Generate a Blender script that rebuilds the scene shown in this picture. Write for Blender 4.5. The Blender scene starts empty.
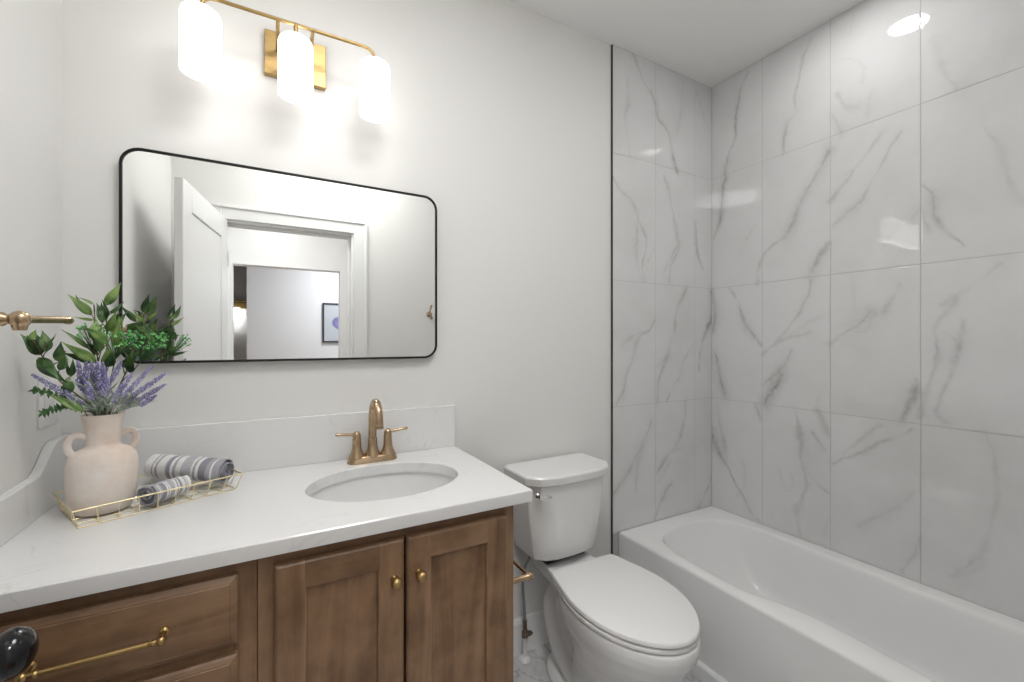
import bpy, bmesh, math, random
import numpy as np
from mathutils import Vector, Matrix, noise
random.seed(7)
scene = bpy.context.scene
COL = scene.collection
PI = math.pi

# ---------------------------------------------------------------- camera
FPX = 435.6
YAW = math.radians(29.16)
CAM = Vector((.482, -1.60, 1.32))
cd = bpy.data.cameras.new('camera')
cam = bpy.data.objects.new('camera', cd); COL.objects.link(cam)
cam.location = CAM
cam.rotation_euler = (PI/2, 0, -YAW)
cd.sensor_width = 36; cd.lens = FPX*36/1024; cd.clip_start = .02
scene.camera = cam

# ---------------------------------------------------------------- world, exposure
w = bpy.data.worlds.new('world'); scene.world = w; w.use_nodes = True
w.node_tree.nodes['Background'].inputs[0].default_value = (.8, .9, 1, 1)
w.node_tree.nodes['Background'].inputs[1].default_value = .5
vs = scene.view_settings
vs.view_transform = 'Standard'; vs.look = 'None'; vs.gamma = 1; vs.use_curve_mapping = False
vs.exposure = 0.69
SHADE_E = 1.15      # glow of the glass shades
def area(name, loc, size, power, color=(1, .99, .98)):
    l = bpy.data.lights.new(name, 'AREA'); l.shape = 'DISK'; l.size = size; l.energy = power; l.color = color
    o = bpy.data.objects.new(name, l); COL.objects.link(o); o.location = loc
    return o
TUBL = (2.32, -.76)
area('hall_lamp', (.55, -2.2, 2.66), .34, 10)
area('room_lamp', (1.6, -4.1, 2.66), .34, 18, (.93, .96, 1))

# ---------------------------------------------------------------- pixel helpers (photo measurements -> points on known surfaces)
AX = Vector((math.sin(YAW), math.cos(YAW), 0)); RT = Vector((math.cos(YAW), -math.sin(YAW), 0))
def ray(u, v): return AX + RT*((u-512)/FPX) + Vector((0, 0, (341-v)/FPX))
def onY(u, v, y): d = ray(u, v); return CAM + d*((y-CAM.y)/d.y)
def onX(u, v, x): d = ray(u, v); return CAM + d*((x-CAM.x)/d.x)
def onZ(u, v, z): d = ray(u, v); return CAM + d*((z-CAM.z)/d.z)

# ---------------------------------------------------------------- materials
def mat(name, color=(.8, .8, .8), rough=.5, metal=0, spec=.5, build=None, coat=0):
    m = bpy.data.materials.new(name); m.use_nodes = True
    nt = m.node_tree; b = nt.nodes['Principled BSDF']
    b.inputs['Base Color'].default_value = (*color, 1); b.inputs['Roughness'].default_value = rough
    b.inputs['Metallic'].default_value = metal; b.inputs['Specular IOR Level'].default_value = spec
    b.inputs['Coat Weight'].default_value = coat
    if build: build(nt, b)
    return m
def N(nt, t, **kw):
    n = nt.nodes.new(t)
    for k, v in kw.items():
        if k in n.inputs.keys(): n.inputs[k].default_value = v
        else: setattr(n, k, v)
    return n
def L(nt, a, b): nt.links.new(a, b)
def coords(nt, scale=(1, 1, 1), kind='Object', rot=(0, 0, 0)):
    t = N(nt, 'ShaderNodeTexCoord'); m = N(nt, 'ShaderNodeMapping')
    m.inputs['Scale'].default_value = scale; m.inputs['Rotation'].default_value = rot
    L(nt, t.outputs[kind], m.inputs[0]); return m.outputs[0]
def ramp(nt, fac, stops):
    r = N(nt, 'ShaderNodeValToRGB'); e = r.color_ramp.elements
    while len(e) < len(stops): e.new(.5)
    for i, (p, c) in enumerate(stops):
        e[i].position = p; e[i].color = (*c, 1)
    L(nt, fac, r.inputs[0]); return r.outputs[0]
def bump(nt, b, h, strength=.1, dist=.01):
    n = N(nt, 'ShaderNodeBump', Strength=strength, Distance=dist)
    L(nt, h, n.inputs['Height']); L(nt, n.outputs[0], b.inputs['Normal'])

def paint(nt, b):
    n = N(nt, 'ShaderNodeTexNoise', Scale=220, Detail=2); L(nt, coords(nt), n.inputs['Vector'])
    bump(nt, b, n.outputs[0], .04, .002)
M = {}
M['wall'] = mat('wall_paint', (.80, .795, .775), .55, spec=.3, build=paint)
M['ceil'] = mat('ceiling_paint', (.92, .917, .91), .8, spec=.2, build=paint)
M['trim'] = mat('trim_paint', (.84, .84, .83), .3, build=paint)
M['farwall'] = mat('far_wall_paint', (.80, .81, .83), .6, spec=.3, build=paint)
M['greywall'] = mat('grey_wall_paint', (.62, .62, .62), .6, spec=.3, build=paint)

def tile_b(nt, b):
    a = N(nt, 'ShaderNodeAttribute', attribute_name='vein')
    c = coords(nt)
    n = N(nt, 'ShaderNodeTexNoise', Scale=3.2, Detail=6, Roughness=.6); L(nt, c, n.inputs['Vector'])
    base = ramp(nt, n.outputs[0], [(.3, (.68, .678, .675)), (.55, (.735, .735, .738)), (.75, (.75, .75, .752))])
    n2 = N(nt, 'ShaderNodeTexNoise', Scale=38, Detail=5, Roughness=.7); L(nt, c, n2.inputs['Vector'])
    mr = N(nt, 'ShaderNodeMapRange'); L(nt, n2.outputs[0], mr.inputs[0])
    mr.inputs[1].default_value = .3; mr.inputs[2].default_value = .7; mr.inputs[3].default_value = .45; mr.inputs[4].default_value = 1.1
    mu = N(nt, 'ShaderNodeMath', operation='MULTIPLY'); L(nt, a.outputs['Fac'], mu.inputs[0]); L(nt, mr.outputs[0], mu.inputs[1])
    mx = N(nt, 'ShaderNodeMix', data_type='RGBA'); L(nt, mu.outputs[0], mx.inputs[0])
    L(nt, base, mx.inputs[6]); mx.inputs[7].default_value = (.30, .295, .285, 1)
    L(nt, mx.outputs[2], b.inputs['Base Color'])
M['tile'] = mat('marble_tile', (.8, .8, .8), .03, spec=.75, build=tile_b)
M['grout'] = mat('grout', (.50, .50, .49), .8, build=paint)
M['blackmetal'] = mat('black_metal', (.018, .017, .016), .35, .6, build=paint)
M['edgemetal'] = mat('dark_edge_metal', (.06, .055, .045), .4, .5, build=paint)
def porc(nt, b):
    n = N(nt, 'ShaderNodeTexNoise', Scale=3, Detail=2); L(nt, coords(nt), n.inputs['Vector'])
    L(nt, ramp(nt, n.outputs[0], [(.3, (.80, .80, .795)), (.7, (.82, .82, .815))]), b.inputs['Base Color'])
M['porc'] = mat('porcelain', (.8, .8, .8), .10, spec=.5, build=porc)
M['seat'] = mat('seat_plastic', (.8, .8, .8), .22, spec=.5, build=porc)
def tubm(nt, b):
    n = N(nt, 'ShaderNodeTexNoise', Scale=3, Detail=2); L(nt, coords(nt), n.inputs['Vector'])
    L(nt, ramp(nt, n.outputs[0], [(.3, (.87, .87, .87)), (.7, (.89, .89, .89))]), b.inputs['Base Color'])
M['tub'] = mat('tub_acrylic', (.88, .88, .88), .08, spec=.6, build=tubm)

def quartz(nt, b):
    c = coords(nt, (1, 1.6, 1), rot=(0, 0, .6))
    n = N(nt, 'ShaderNodeTexNoise', Scale=3.2, Detail=7, Roughness=.55, Distortion=1.2); L(nt, c, n.inputs['Vector'])
    r = ramp(nt, n.outputs[0], [(.485, (0, 0, 0)), (.5, (1, 1, 1)), (.515, (0, 0, 0))])
    n2 = N(nt, 'ShaderNodeTexNoise', Scale=5, Detail=2); L(nt, c, n2.inputs['Vector'])
    r2 = ramp(nt, n2.outputs[0], [(.5, (0, 0, 0)), (.68, (.28, .28, .28))])
    mu = N(nt, 'ShaderNodeMix', data_type='RGBA', blend_type='MULTIPLY'); mu.inputs[0].default_value = 1
    L(nt, r, mu.inputs[6]); L(nt, r2, mu.inputs[7])
    mx = N(nt, 'ShaderNodeMix', data_type='RGBA'); L(nt, mu.outputs[2], mx.inputs[0])
    mx.inputs[6].default_value = (.80, .80, .795, 1); mx.inputs[7].default_value = (.5, .48, .45, 1)
    L(nt, mx.outputs[2], b.inputs['Base Color'])
M['quartz'] = mat('white_quartz', (.8, .8, .8), .14, spec=.5, build=quartz)

def wood(axis, dark=.73):
    def f(nt, b):
        sc = [1, 1, 1]
        for i in range(3): sc[i] = 7 if i == axis else 60
        oi = N(nt, 'ShaderNodeObjectInfo')
        tc = N(nt, 'ShaderNodeTexCoord'); mp = N(nt, 'ShaderNodeMapping')
        mp.inputs['Scale'].default_value = [s*.16 for s in sc]
        ad = N(nt, 'ShaderNodeVectorMath', operation='ADD')
        L(nt, tc.outputs['Object'], ad.inputs[0])
        cmb = N(nt, 'ShaderNodeCombineXYZ')
        at = N(nt, 'ShaderNodeAttribute', attribute_name='board')
        sm = N(nt, 'ShaderNodeMath', operation='ADD'); L(nt, oi.outputs['Random'], sm.inputs[0]); L(nt, at.outputs['Fac'], sm.inputs[1])
        for i in range(3): L(nt, sm.outputs[0], cmb.inputs[i])
        mm = N(nt, 'ShaderNodeVectorMath', operation='SCALE'); mm.inputs['Scale'].default_value = 3.7
        L(nt, cmb.outputs[0], mm.inputs[0]); L(nt, mm.outputs[0], ad.inputs[1])
        L(nt, ad.outputs[0], mp.inputs[0])
        n = N(nt, 'ShaderNodeTexNoise', Scale=1.4, Detail=8, Roughness=.62, Distortion=.7); L(nt, mp.outputs[0], n.inputs['Vector'])
        n3 = N(nt, 'ShaderNodeTexNoise', Scale=9, Detail=3, Roughness=.6); L(nt, ad.outputs[0], n3.inputs['Vector'])
        mixf = N(nt, 'ShaderNodeMath', operation='MULTIPLY_ADD'); L(nt, n3.outputs[0], mixf.inputs[0]); mixf.inputs[1].default_value = .42
        s2 = N(nt, 'ShaderNodeMath', operation='MULTIPLY'); L(nt, n.outputs[0], s2.inputs[0]); s2.inputs[1].default_value = .62
        L(nt, s2.outputs[0], mixf.inputs[2])
        fr = N(nt, 'ShaderNodeMath', operation='FRACT'); 
        x7 = N(nt, 'ShaderNodeMath', operation='MULTIPLY'); L(nt, at.outputs['Fac'], x7.inputs[0]); x7.inputs[1].default_value = 7.31
        L(nt, x7.outputs[0], fr.inputs[0])
        bb = N(nt, 'ShaderNodeMath', operation='MULTIPLY_ADD'); L(nt, fr.outputs[0], bb.inputs[0]); bb.inputs[1].default_value = .09
        L(nt, mixf.outputs[0], bb.inputs[2])
        k = dark
        col = ramp(nt, bb.outputs[0], [(.36, (.13*k, .065*k, .032*k)), (.48, (.25*k, .140*k, .073*k)), (.58, (.34*k, .200*k, .11*k)), (.72, (.44*k, .275*k, .16*k))])
        L(nt, col, b.inputs['Base Color'])
        bump(nt, b, n.outputs[0], .08, .002)
    return f
M['woodV'] = mat('wood_vertical_grain', (.3, .2, .1), .38, build=wood(2))
M['woodH'] = mat('wood_horizontal_grain', (.3, .2, .1), .38, build=wood(0))
M['woodP'] = mat('wood_panel_grain', (.3, .2, .1), .38, build=wood(2, .77))

def brass_b(col):
    def f(nt, b):
        n = N(nt, 'ShaderNodeTexNoise', Scale=60, Detail=3); L(nt, coords(nt), n.inputs['Vector'])
        L(nt, ramp(nt, n.outputs[0], [(.3, tuple(c*.85 for c in col)), (.7, col)]), b.inputs['Base Color'])
    return f
M['brass'] = mat('brushed_brass', (.7, .5, .25), .36, 1, build=brass_b((.46, .315, .135)))
M['bronze'] = mat('champagne_bronze', (.5, .4, .25), .26, 1, build=brass_b((.53, .385, .245)))
M['goldwire'] = mat('gold_wire', (.8, .65, .35), .3, .75, build=brass_b((.86, .74, .46)))
M['chrome'] = mat('chrome', (.85, .85, .86), .08, 1, build=brass_b((.85, .85, .86)))
M['mirror'] = mat('mirror_glass', (.93, .94, .93), .0, 1)
def emis(name, col, s):
    m = bpy.data.materials.new(name); m.use_nodes = True; b = m.node_tree.nodes['Principled BSDF']
    b.inputs['Base Color'].default_value = (.9, .9, .9, 1); b.inputs['Roughness'].default_value = .3
    b.inputs['Emission Color'].default_value = (*col, 1); b.inputs['Emission Strength'].default_value = s
    return m
M['shade'] = emis('opal_glass', (1, .975, .955), SHADE_E)
M['lens'] = emis('downlight_lens', (1, .985, .97), 34)
M['bulb'] = emis('bulb_glass', (1, .98, .96), 8)
M['fill_disc'] = emis('fill_disc_diffuser', (1, .995, .985), 11.5)  # glow of the added fill disc that brightens the bathroom
M['farshade'] = emis('far_opal_glass', (1, .98, .95), 6)
M['blackknob'] = mat('black_enamel', (.004, .004, .005), .15, 0, spec=.45, build=paint)
M['braid'] = mat('braided_hose', (.30, .31, .32), .4, .7, build=brass_b((.34, .36, .37)))
M['darkbronze'] = mat('dark_valve_metal', (.2, .15, .1), .35, 1, build=brass_b((.28, .22, .17)))
M['pvc'] = mat('white_pipe', (.8, .8, .8), .35, build=porc)
def vase_b(nt, b):
    c = coords(nt)
    n = N(nt, 'ShaderNodeTexNoise', Scale=9, Detail=6, Roughness=.65); L(nt, c, n.inputs['Vector'])
    L(nt, ramp(nt, n.outputs[0], [(.33, (.74, .61, .52)), (.5, (.81, .71, .635)), (.66, (.85, .79, .74))]), b.inputs['Base Color'])
    n2 = N(nt, 'ShaderNodeTexNoise', Scale=70, Detail=4); L(nt, c, n2.inputs['Vector'])
    bump(nt, b, n2.outputs[0], .25, .003)
M['vase'] = mat('whitewashed_clay', (.7, .6, .5), .6, spec=.3, build=vase_b)
def leaf_b(c1, c2, c3):
    def f(nt, b):
        n = N(nt, 'ShaderNodeTexNoise', Scale=22, Detail=3); L(nt, coords(nt), n.inputs['Vector'])
        a = N(nt, 'ShaderNodeAttribute', attribute_name='board')
        s = N(nt, 'ShaderNodeMath', operation='MULTIPLY_ADD'); L(nt, a.outputs['Fac'], s.inputs[0]); s.inputs[1].default_value = .35; s.inputs[2].default_value = -.17
        s2 = N(nt, 'ShaderNodeMath', operation='ADD'); L(nt, n.outputs[0], s2.inputs[0]); L(nt, s.outputs[0], s2.inputs[1])
        L(nt, ramp(nt, s2.outputs[0], [(.3, c1), (.5, c2), (.72, c3)]), b.inputs['Base Color'])
    return f
M['leaf'] = mat('green_leaf', (.05, .15, .04), .38, build=leaf_b((.018, .055, .014), (.06, .145, .03), (.24, .36, .10)))
M['bright'] = mat('bright_green_bud', (.1, .4, .1), .5, build=leaf_b((.05, .30, .06), (.13, .52, .13), (.36, .72, .30)))
M['fine'] = mat('small_green_leaf', (.1, .25, .1), .5, build=leaf_b((.03, .10, .03), (.06, .19, .05), (.14, .30, .11)))
M['lav'] = mat('lavender_flower', (.4, .35, .7), .7, build=leaf_b((.24, .21, .42), (.38, .34, .64), (.60, .57, .82)))
M['lavstem'] = mat('grey_green_stem', (.35, .42, .33), .7, build=leaf_b((.26, .34, .25), (.45, .53, .44), (.62, .68, .60)))
M['twig'] = mat('woody_twig', (.2, .16, .08), .6, build=leaf_b((.10, .08, .03), (.20, .19, .08), (.30, .28, .14)))
def towel_b(nt, b):
    a = N(nt, 'ShaderNodeAttribute', attribute_name='stripe')
    W, G, D = (.82, .81, .80), (.42, .42, .45), (.31, .31, .35)
    st = [(0, W), (.09, G), (.11, W), (.135, G), (.17, W), (.27, G), (.29, D), (.33, W), (.36, G), (.40, W), (.47, (.50, .50, .53)), (.60, W), (.63, G), (.66, W), (.70, D), (.80, (.45, .45, .48)), (.86, W), (.885, G), (.98, D)]
    col = ramp(nt, a.outputs['Fac'], st); col.node.color_ramp.interpolation = 'CONSTANT'
    n = N(nt, 'ShaderNodeTexNoise', Scale=500, Detail=2); L(nt, coords(nt), n.inputs['Vector'])
    mx = N(nt, 'ShaderNodeMix', data_type='RGBA', blend_type='MULTIPLY'); mx.inputs[0].default_value = 1
    L(nt, col, mx.inputs[6]); L(nt, ramp(nt, n.outputs[0], [(.35, (.78, .78, .78)), (.6, (1, 1, 1))]), mx.inputs[7])
    L(nt, mx.outputs[2], b.inputs['Base Color'])
    bump(nt, b, n.outputs[0], .5, .002)
M['towel'] = mat('striped_cotton', (.8, .8, .8), .95, spec=.1, build=towel_b)
def floor_b(nt, b):
    c = coords(nt)
    n = N(nt, 'ShaderNodeTexNoise', Scale=2.5, Detail=7, Roughness=.6, Distortion=1.5); L(nt, c, n.inputs['Vector'])
    v = ramp(nt, n.outputs[0], [(.40, (.50, .50, .505)), (.49, (.62, .62, .62)), (.50, (.40, .40, .40)), (.52, (.60, .60, .60)), (.7, (.68, .68, .68))])
    br = N(nt, 'ShaderNodeTexBrick', offset=0.0); br.inputs['Scale'].default_value = 1
    br.inputs['Mortar Size'].default_value = .0022; br.inputs['Brick Width'].default_value = .61; br.inputs['Row Height'].default_value = .305
    br.inputs['Mortar'].default_value = (.36, .36, .35, 1)
    L(nt, v, br.inputs['Color1']); L(nt, v, br.inputs['Color2']); L(nt, coords(nt, rot=(0, 0, PI/2)), br.inputs['Vector'])
    L(nt, br.outputs[0], b.inputs['Base Color'])
M['floor'] = mat('grey_floor_tile', (.65, .65, .65), .25, build=floor_b)
M['hallfloor'] = mat('hall_floor_board', (.45, .33, .22), .4, build=wood(1, 1.3))
M['plate'] = mat('switch_plate_plastic', (.80, .80, .79), .3, build=porc)
M['pframe'] = mat('picture_frame_paint', (.03, .035, .05), .4, build=paint)
def art_b(nt, b):
    n = N(nt, 'ShaderNodeTexNoise', Scale=7, Detail=5, Distortion=2); L(nt, coords(nt), n.inputs['Vector'])
    g = N(nt, 'ShaderNodeTexGradient', gradient_type='SPHERICAL'); L(nt, coords(nt, (9, 9, 9)), g.inputs['Vector'])
    s = N(nt, 'ShaderNodeMath', operation='MULTIPLY'); L(nt, n.outputs[0], s.inputs[0]); L(nt, g.outputs[0], s.inputs[1])
    L(nt, ramp(nt, s.outputs[0], [(.06, (.50, .53, .58)), (.15, (.16, .15, .36)), (.35, (.30, .28, .55))]), b.inputs['Base Color'])
M['art'] = mat('picture_print', (.5, .55, .6), .6, build=art_b)
M['rubber'] = mat('dark_gap', (.03, .03, .03), .7, build=paint)

# ---------------------------------------------------------------- mesh helpers
def obj(name, bm, m, parent=None, smooth=None, bevel=0, seg=2, loc=None, subd=0):
    me = bpy.data.meshes.new(name)
    if isinstance(bm, bmesh.types.BMesh):
        bmesh.ops.recalc_face_normals(bm, faces=bm.faces[:])
        bm.to_mesh(me); bm.free()
    else:
        me = bm; me.name = name
    for x in (m if isinstance(m, (list, tuple)) else [m]): me.materials.append(x)
    o = bpy.data.objects.new(name, me); COL.objects.link(o)
    if parent: 
        o.parent = parent
    if smooth is not None:
        me.shade_smooth(); me.set_sharp_from_angle(angle=math.radians(smooth))
    if bevel:
        b = o.modifiers.new('bevel', 'BEVEL'); b.width = bevel; b.segments = seg; b.limit_method = 'ANGLE'; b.angle_limit = math.radians(40)
        if smooth is None:
            me.shade_smooth(); me.set_sharp_from_angle(angle=math.radians(35))
            b.harden_normals = False
    if subd:
        s = o.modifiers.new('sub', 'SUBSURF'); s.levels = subd; s.render_levels = subd
    return o
def rebase(root):
    """world coordinates were used for the children: put the Empty at its base and shift them"""
    for ch in COL.objects:
        if ch.parent == root: ch.location -= root.location
def thing(name, label, cat, loc=(0, 0, 0), group=None):
    o = bpy.data.objects.new(name, None); COL.objects.link(o); o.location = loc
    o.empty_display_size = .05
    o['label'] = label; o['category'] = cat
    if group: o['group'] = group
    return o
def tag(o, label, cat, group=None):
    o['label'] = label; o['category'] = cat
    if group: o['group'] = group
    return o
def struct(name, bm, m, parent=None, **kw):
    o = obj(name, bm, m, parent, **kw)
    if not parent: o['kind'] = 'structure'
    return o
def BM():
    b = bmesh.new(); b.verts.layers.float.new('board'); return b
def box(bm, x0, x1, y0, y1, z0, z1, mi=0, board=None):
    v = [bm.verts.new((x, y, z)) for z in (z0, z1) for y in (y0, y1) for x in (x0, x1)]
    fs = [bm.faces.new([v[i] for i in q]) for q in ((0, 2, 3, 1), (4, 5, 7, 6), (0, 1, 5, 4), (2, 6, 7, 3), (0, 4, 6, 2), (1, 3, 7, 5))]
    for f in fs: f.material_index = mi
    if board is not None:
        ly = bm.verts.layers.float['board']
        for q in v: q[ly] = board
    return v
def bx(*a): b = BM(); box(b, *a); return b
def loft(bm, rings, cap0=True, cap1=True, closed=True, mi=0):
    vr = [[bm.verts.new(p) for p in r] for r in rings]
    n = len(vr[0])
    for a, b in zip(vr, vr[1:]):
        for i in range(n if closed else n-1):
            f = bm.faces.new((a[i], a[(i+1) % n], b[(i+1) % n], b[i])); f.material_index = mi
    if cap0: bm.faces.new(vr[0][::-1]).material_index = mi
    if cap1: bm.faces.new(vr[-1]).material_index = mi
    return vr
def circ(c, r, z, n=32, ry=None):
    ry = r if ry is None else ry
    return [Vector((c[0]+r*math.cos(2*PI*i/n), c[1]+ry*math.sin(2*PI*i/n), z)) for i in range(n)]
def lathe(bm, prof, c=(0, 0, 0), axis='Z', n=32, cap0=True, cap1=True):
    rings = []
    for r, h in prof:
        ring = []
        for i in range(n):
            a = 2*PI*i/n; p, q = r*math.cos(a), r*math.sin(a)
            ring.append(Vector(c)+Vector({'Z': (p, q, h), 'Y': (p, h, q), 'X': (h, p, q)}[axis]))
        rings.append(ring)
    return loft(bm, rings, cap0, cap1)
def tube(bm, pts, r, n=10, cap=True, flat=None):
    pts = [Vector(p) for p in pts]
    rs = r if isinstance(r, (list, tuple)) else [r]*len(pts)
    rings = []; up = None
    for i, p in enumerate(pts):
        t = (pts[min(i+1, len(pts)-1)]-pts[max(i-1, 0)]).normalized()
        if up is None:
            up = Vector((0, 0, 1)) if abs(t.z) < .9 else Vector((1, 0, 0))
        s = t.cross(up).normalized(); up = s.cross(t).normalized()
        rings.append([p+(s*math.cos(2*PI*k/n)+up*math.sin(2*PI*k/n))*rs[i] for k in range(n)])
    return loft(bm, rings, cap, cap)
def spline(pts, k=8, closed=False):
    pts = [Vector(p) for p in pts]; out = []; n = len(pts)
    for i in range(n if closed else n-1):
        g = (lambda j: pts[j % n]) if closed else (lambda j: pts[max(0, min(n-1, j))])
        a, b, c, d = g(i-1), g(i), g(i+1), g(i+2)
        for s in range(k):
            t = s/k
            out.append(.5*((2*b)+(c-a)*t+(2*a-5*b+4*c-d)*t*t+(3*b-a-3*c+d)*t**3))
    if not closed: out.append(pts[-1])
    return out
def rrect(x0, x1, z0, z1, r, n=8):
    out = []
    for cx, cz, a0 in ((x1-r, z1-r, 0), (x0+r, z1-r, 90), (x0+r, z0+r, 180), (x1-r, z0+r, 270)):
        for i in range(n+1):
            a = math.radians(a0+90*i/n); out.append((cx+r*math.cos(a), cz+r*math.sin(a)))
    return out

# ================================================================ SETTING
RX, H, FY = 2.664, 2.743, -1.524     # right wall, ceiling height, front wall
struct('floor', bx(-.12, RX+.12, FY-.12, .12, -.08, 0), M['floor'])
struct('floor_hallway', bx(-1.6, 3.4, -7.0, FY-.12, -.08, 0), M['hallfloor'])
struct('ceiling', bx(-1.6, 3.4, -7.0, .12, H, H+.1), M['ceil'])
struct('wall_back', bx(-.12, RX+.12, 0, .12, 0, H), M['wall'])
struct('wall_left', bx(-.12, 0, FY, 0, 0, H), M['wall'])
struct('wall_right', bx(RX, RX+.12, FY, 0, 0, H), M['wall'])
b = BM()
OX0, OX1, OH = .24, .98, 2.04
box(b, -.12, OX0, FY-.12, FY, 0, H); box(b, OX1, RX+.12, FY-.12, FY, 0, H); box(b, OX0, OX1, FY-.12, FY, OH, H)
struct('wall_front', b, M['wall'])
def casing(name, x0, x1, h, y, side, wd=.085):
    b = BM(); s = side
    ya, yb = sorted((y, y+s*.016))
    box(b, x0-wd, x0, ya, yb, 0, h+wd); box(b, x1, x1+wd, ya, yb, 0, h+wd); box(b, x0, x1, ya, yb, h, h+wd)
    yc, yd = sorted((y+s*.016, y+s*.023))
    box(b, x0-wd, x0-wd+.018, yc, yd, 0, h+wd); box(b, x1+wd-.018, x1+wd, yc, yd, 0, h+wd); box(b, x0-wd+.018, x1+wd-.018, yc, yd, h+wd-.018, h+wd)
    struct(name, b, M['trim'], bevel=.003)
casing('trim_1', OX0, OX1, OH, FY, 1)
b = BM()
box(b, OX0, OX0+.015, FY-.122, FY+.002, 0, OH); box(b, OX1-.015, OX1, FY-.122, FY+.002, 0, OH); box(b, OX0+.015, OX1-.015, FY-.122, FY+.002, OH-.015, OH)
box(b, OX1-.028, OX1-.015, FY-.075, FY-.04, 0, OH-.015); box(b, OX0+.015, OX1-.028, FY-.075, FY-.04, OH-.028, OH-.015)
struct('trim_2', b, M['trim'], bevel=.002)
# hallway and the room across it
HY = -3.15
QX0, QX1 = .178, 1.127
b = BM()
box(b, -1.6, QX0, HY-.12, HY, 0, H); box(b, QX1, 3.4, HY-.12, HY, 0, H); box(b, QX0, QX1, HY-.12, HY, OH, H)
struct('wall_hallway', b, M['trim'])
b = BM()
box(b, QX0, QX0+.015, HY-.122, HY+.003, 0, OH); box(b, QX1-.015, QX1, HY-.122, HY+.003, 0, OH); box(b, QX0+.015, QX1-.015, HY-.122, HY+.003, OH-.015, OH)
struct('trim_3', b, M['trim'], bevel=.002)
struct('wall_hallway_left', bx(-1.72, -1.6, -7.0, FY-.12, 0, H), M['wall'])
struct('wall_hallway_right', bx(3.4, 3.52, -7.0, FY-.12, 0, H), M['wall'])
struct('wall_room_end', bx(.236, 3.4, -5.02, -4.9, 0, H), M['farwall'])
struct('wall_room_far', bx(-1.6, 3.4, -7.12, -7.0, 0, H), M['greywall'])
# baseboards
b = BM()
def bb(x0, x1): 
    box(b, x0, x1, -.013, 0, 0, .125)
    v = loft(b, [[(x, 0, .125), (x, -.013, .125), (x, -.008, .142), (x, -.003, .147), (x, 0, .147)] for x in (x0, x1)])
bb(1.075, 1.921)
struct('baseboard_back', b, M['trim'])
struct('baseboard_front', bx(1.065, 1.95, FY, FY+.013, 0, .147), M['trim'], bevel=.003)
# door, opened into the room
dt = bpy.data.objects.new('door_1', None); COL.objects.link(dt); dt['kind'] = 'structure'
dt.location = (OX0+.016, FY+.004, .008); dt.rotation_euler.z = math.radians(99)
W, T, DH = .72, .035, 2.028
b = BM()
st = .115
box(b, .01, W-.01, -.006, T-.018, st, DH-.12)            # recessed core
box(b, 0, st, -.012, T-.012, 0, DH); box(b, W-st, W, -.012, T-.012, 0, DH)
box(b, st, W-st, -.012, T-.012, DH-.125, DH); box(b, st, W-st, -.012, T-.012, 0, .2)
obj('door_leaf', b, M['trim'], dt, bevel=.004)
b = BM()
ko = W-.062
for s in (1, -1):
    y0 = (T-.012) if s > 0 else -.012
    lathe(b, [(.001, 0), (.033, 0), (.033, s*.004), (.028, s*.009), (.012, s*.012), (.010, s*.030)] + [(.0275*math.sin(a), s*(.052-.0215*math.cos(a))) for a in [PI*(.13+.87*q/16) for q in range(16)]] + [(.0008, s*.0735)], c=(ko, y0, .942), axis='Y', n=40)
k = obj('door_knob', b, M['blackknob'], dt, smooth=60); k['label'] = 'glossy black round door knob'
b = BM()
for z in (.2, 1.0, 1.8):
    b = BM(); tube(b, [(-.004, -.016, z-.045), (-.004, -.016, z+.045)], .007)
    obj('hinge', b, M['trim'], dt, smooth=50)

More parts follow.
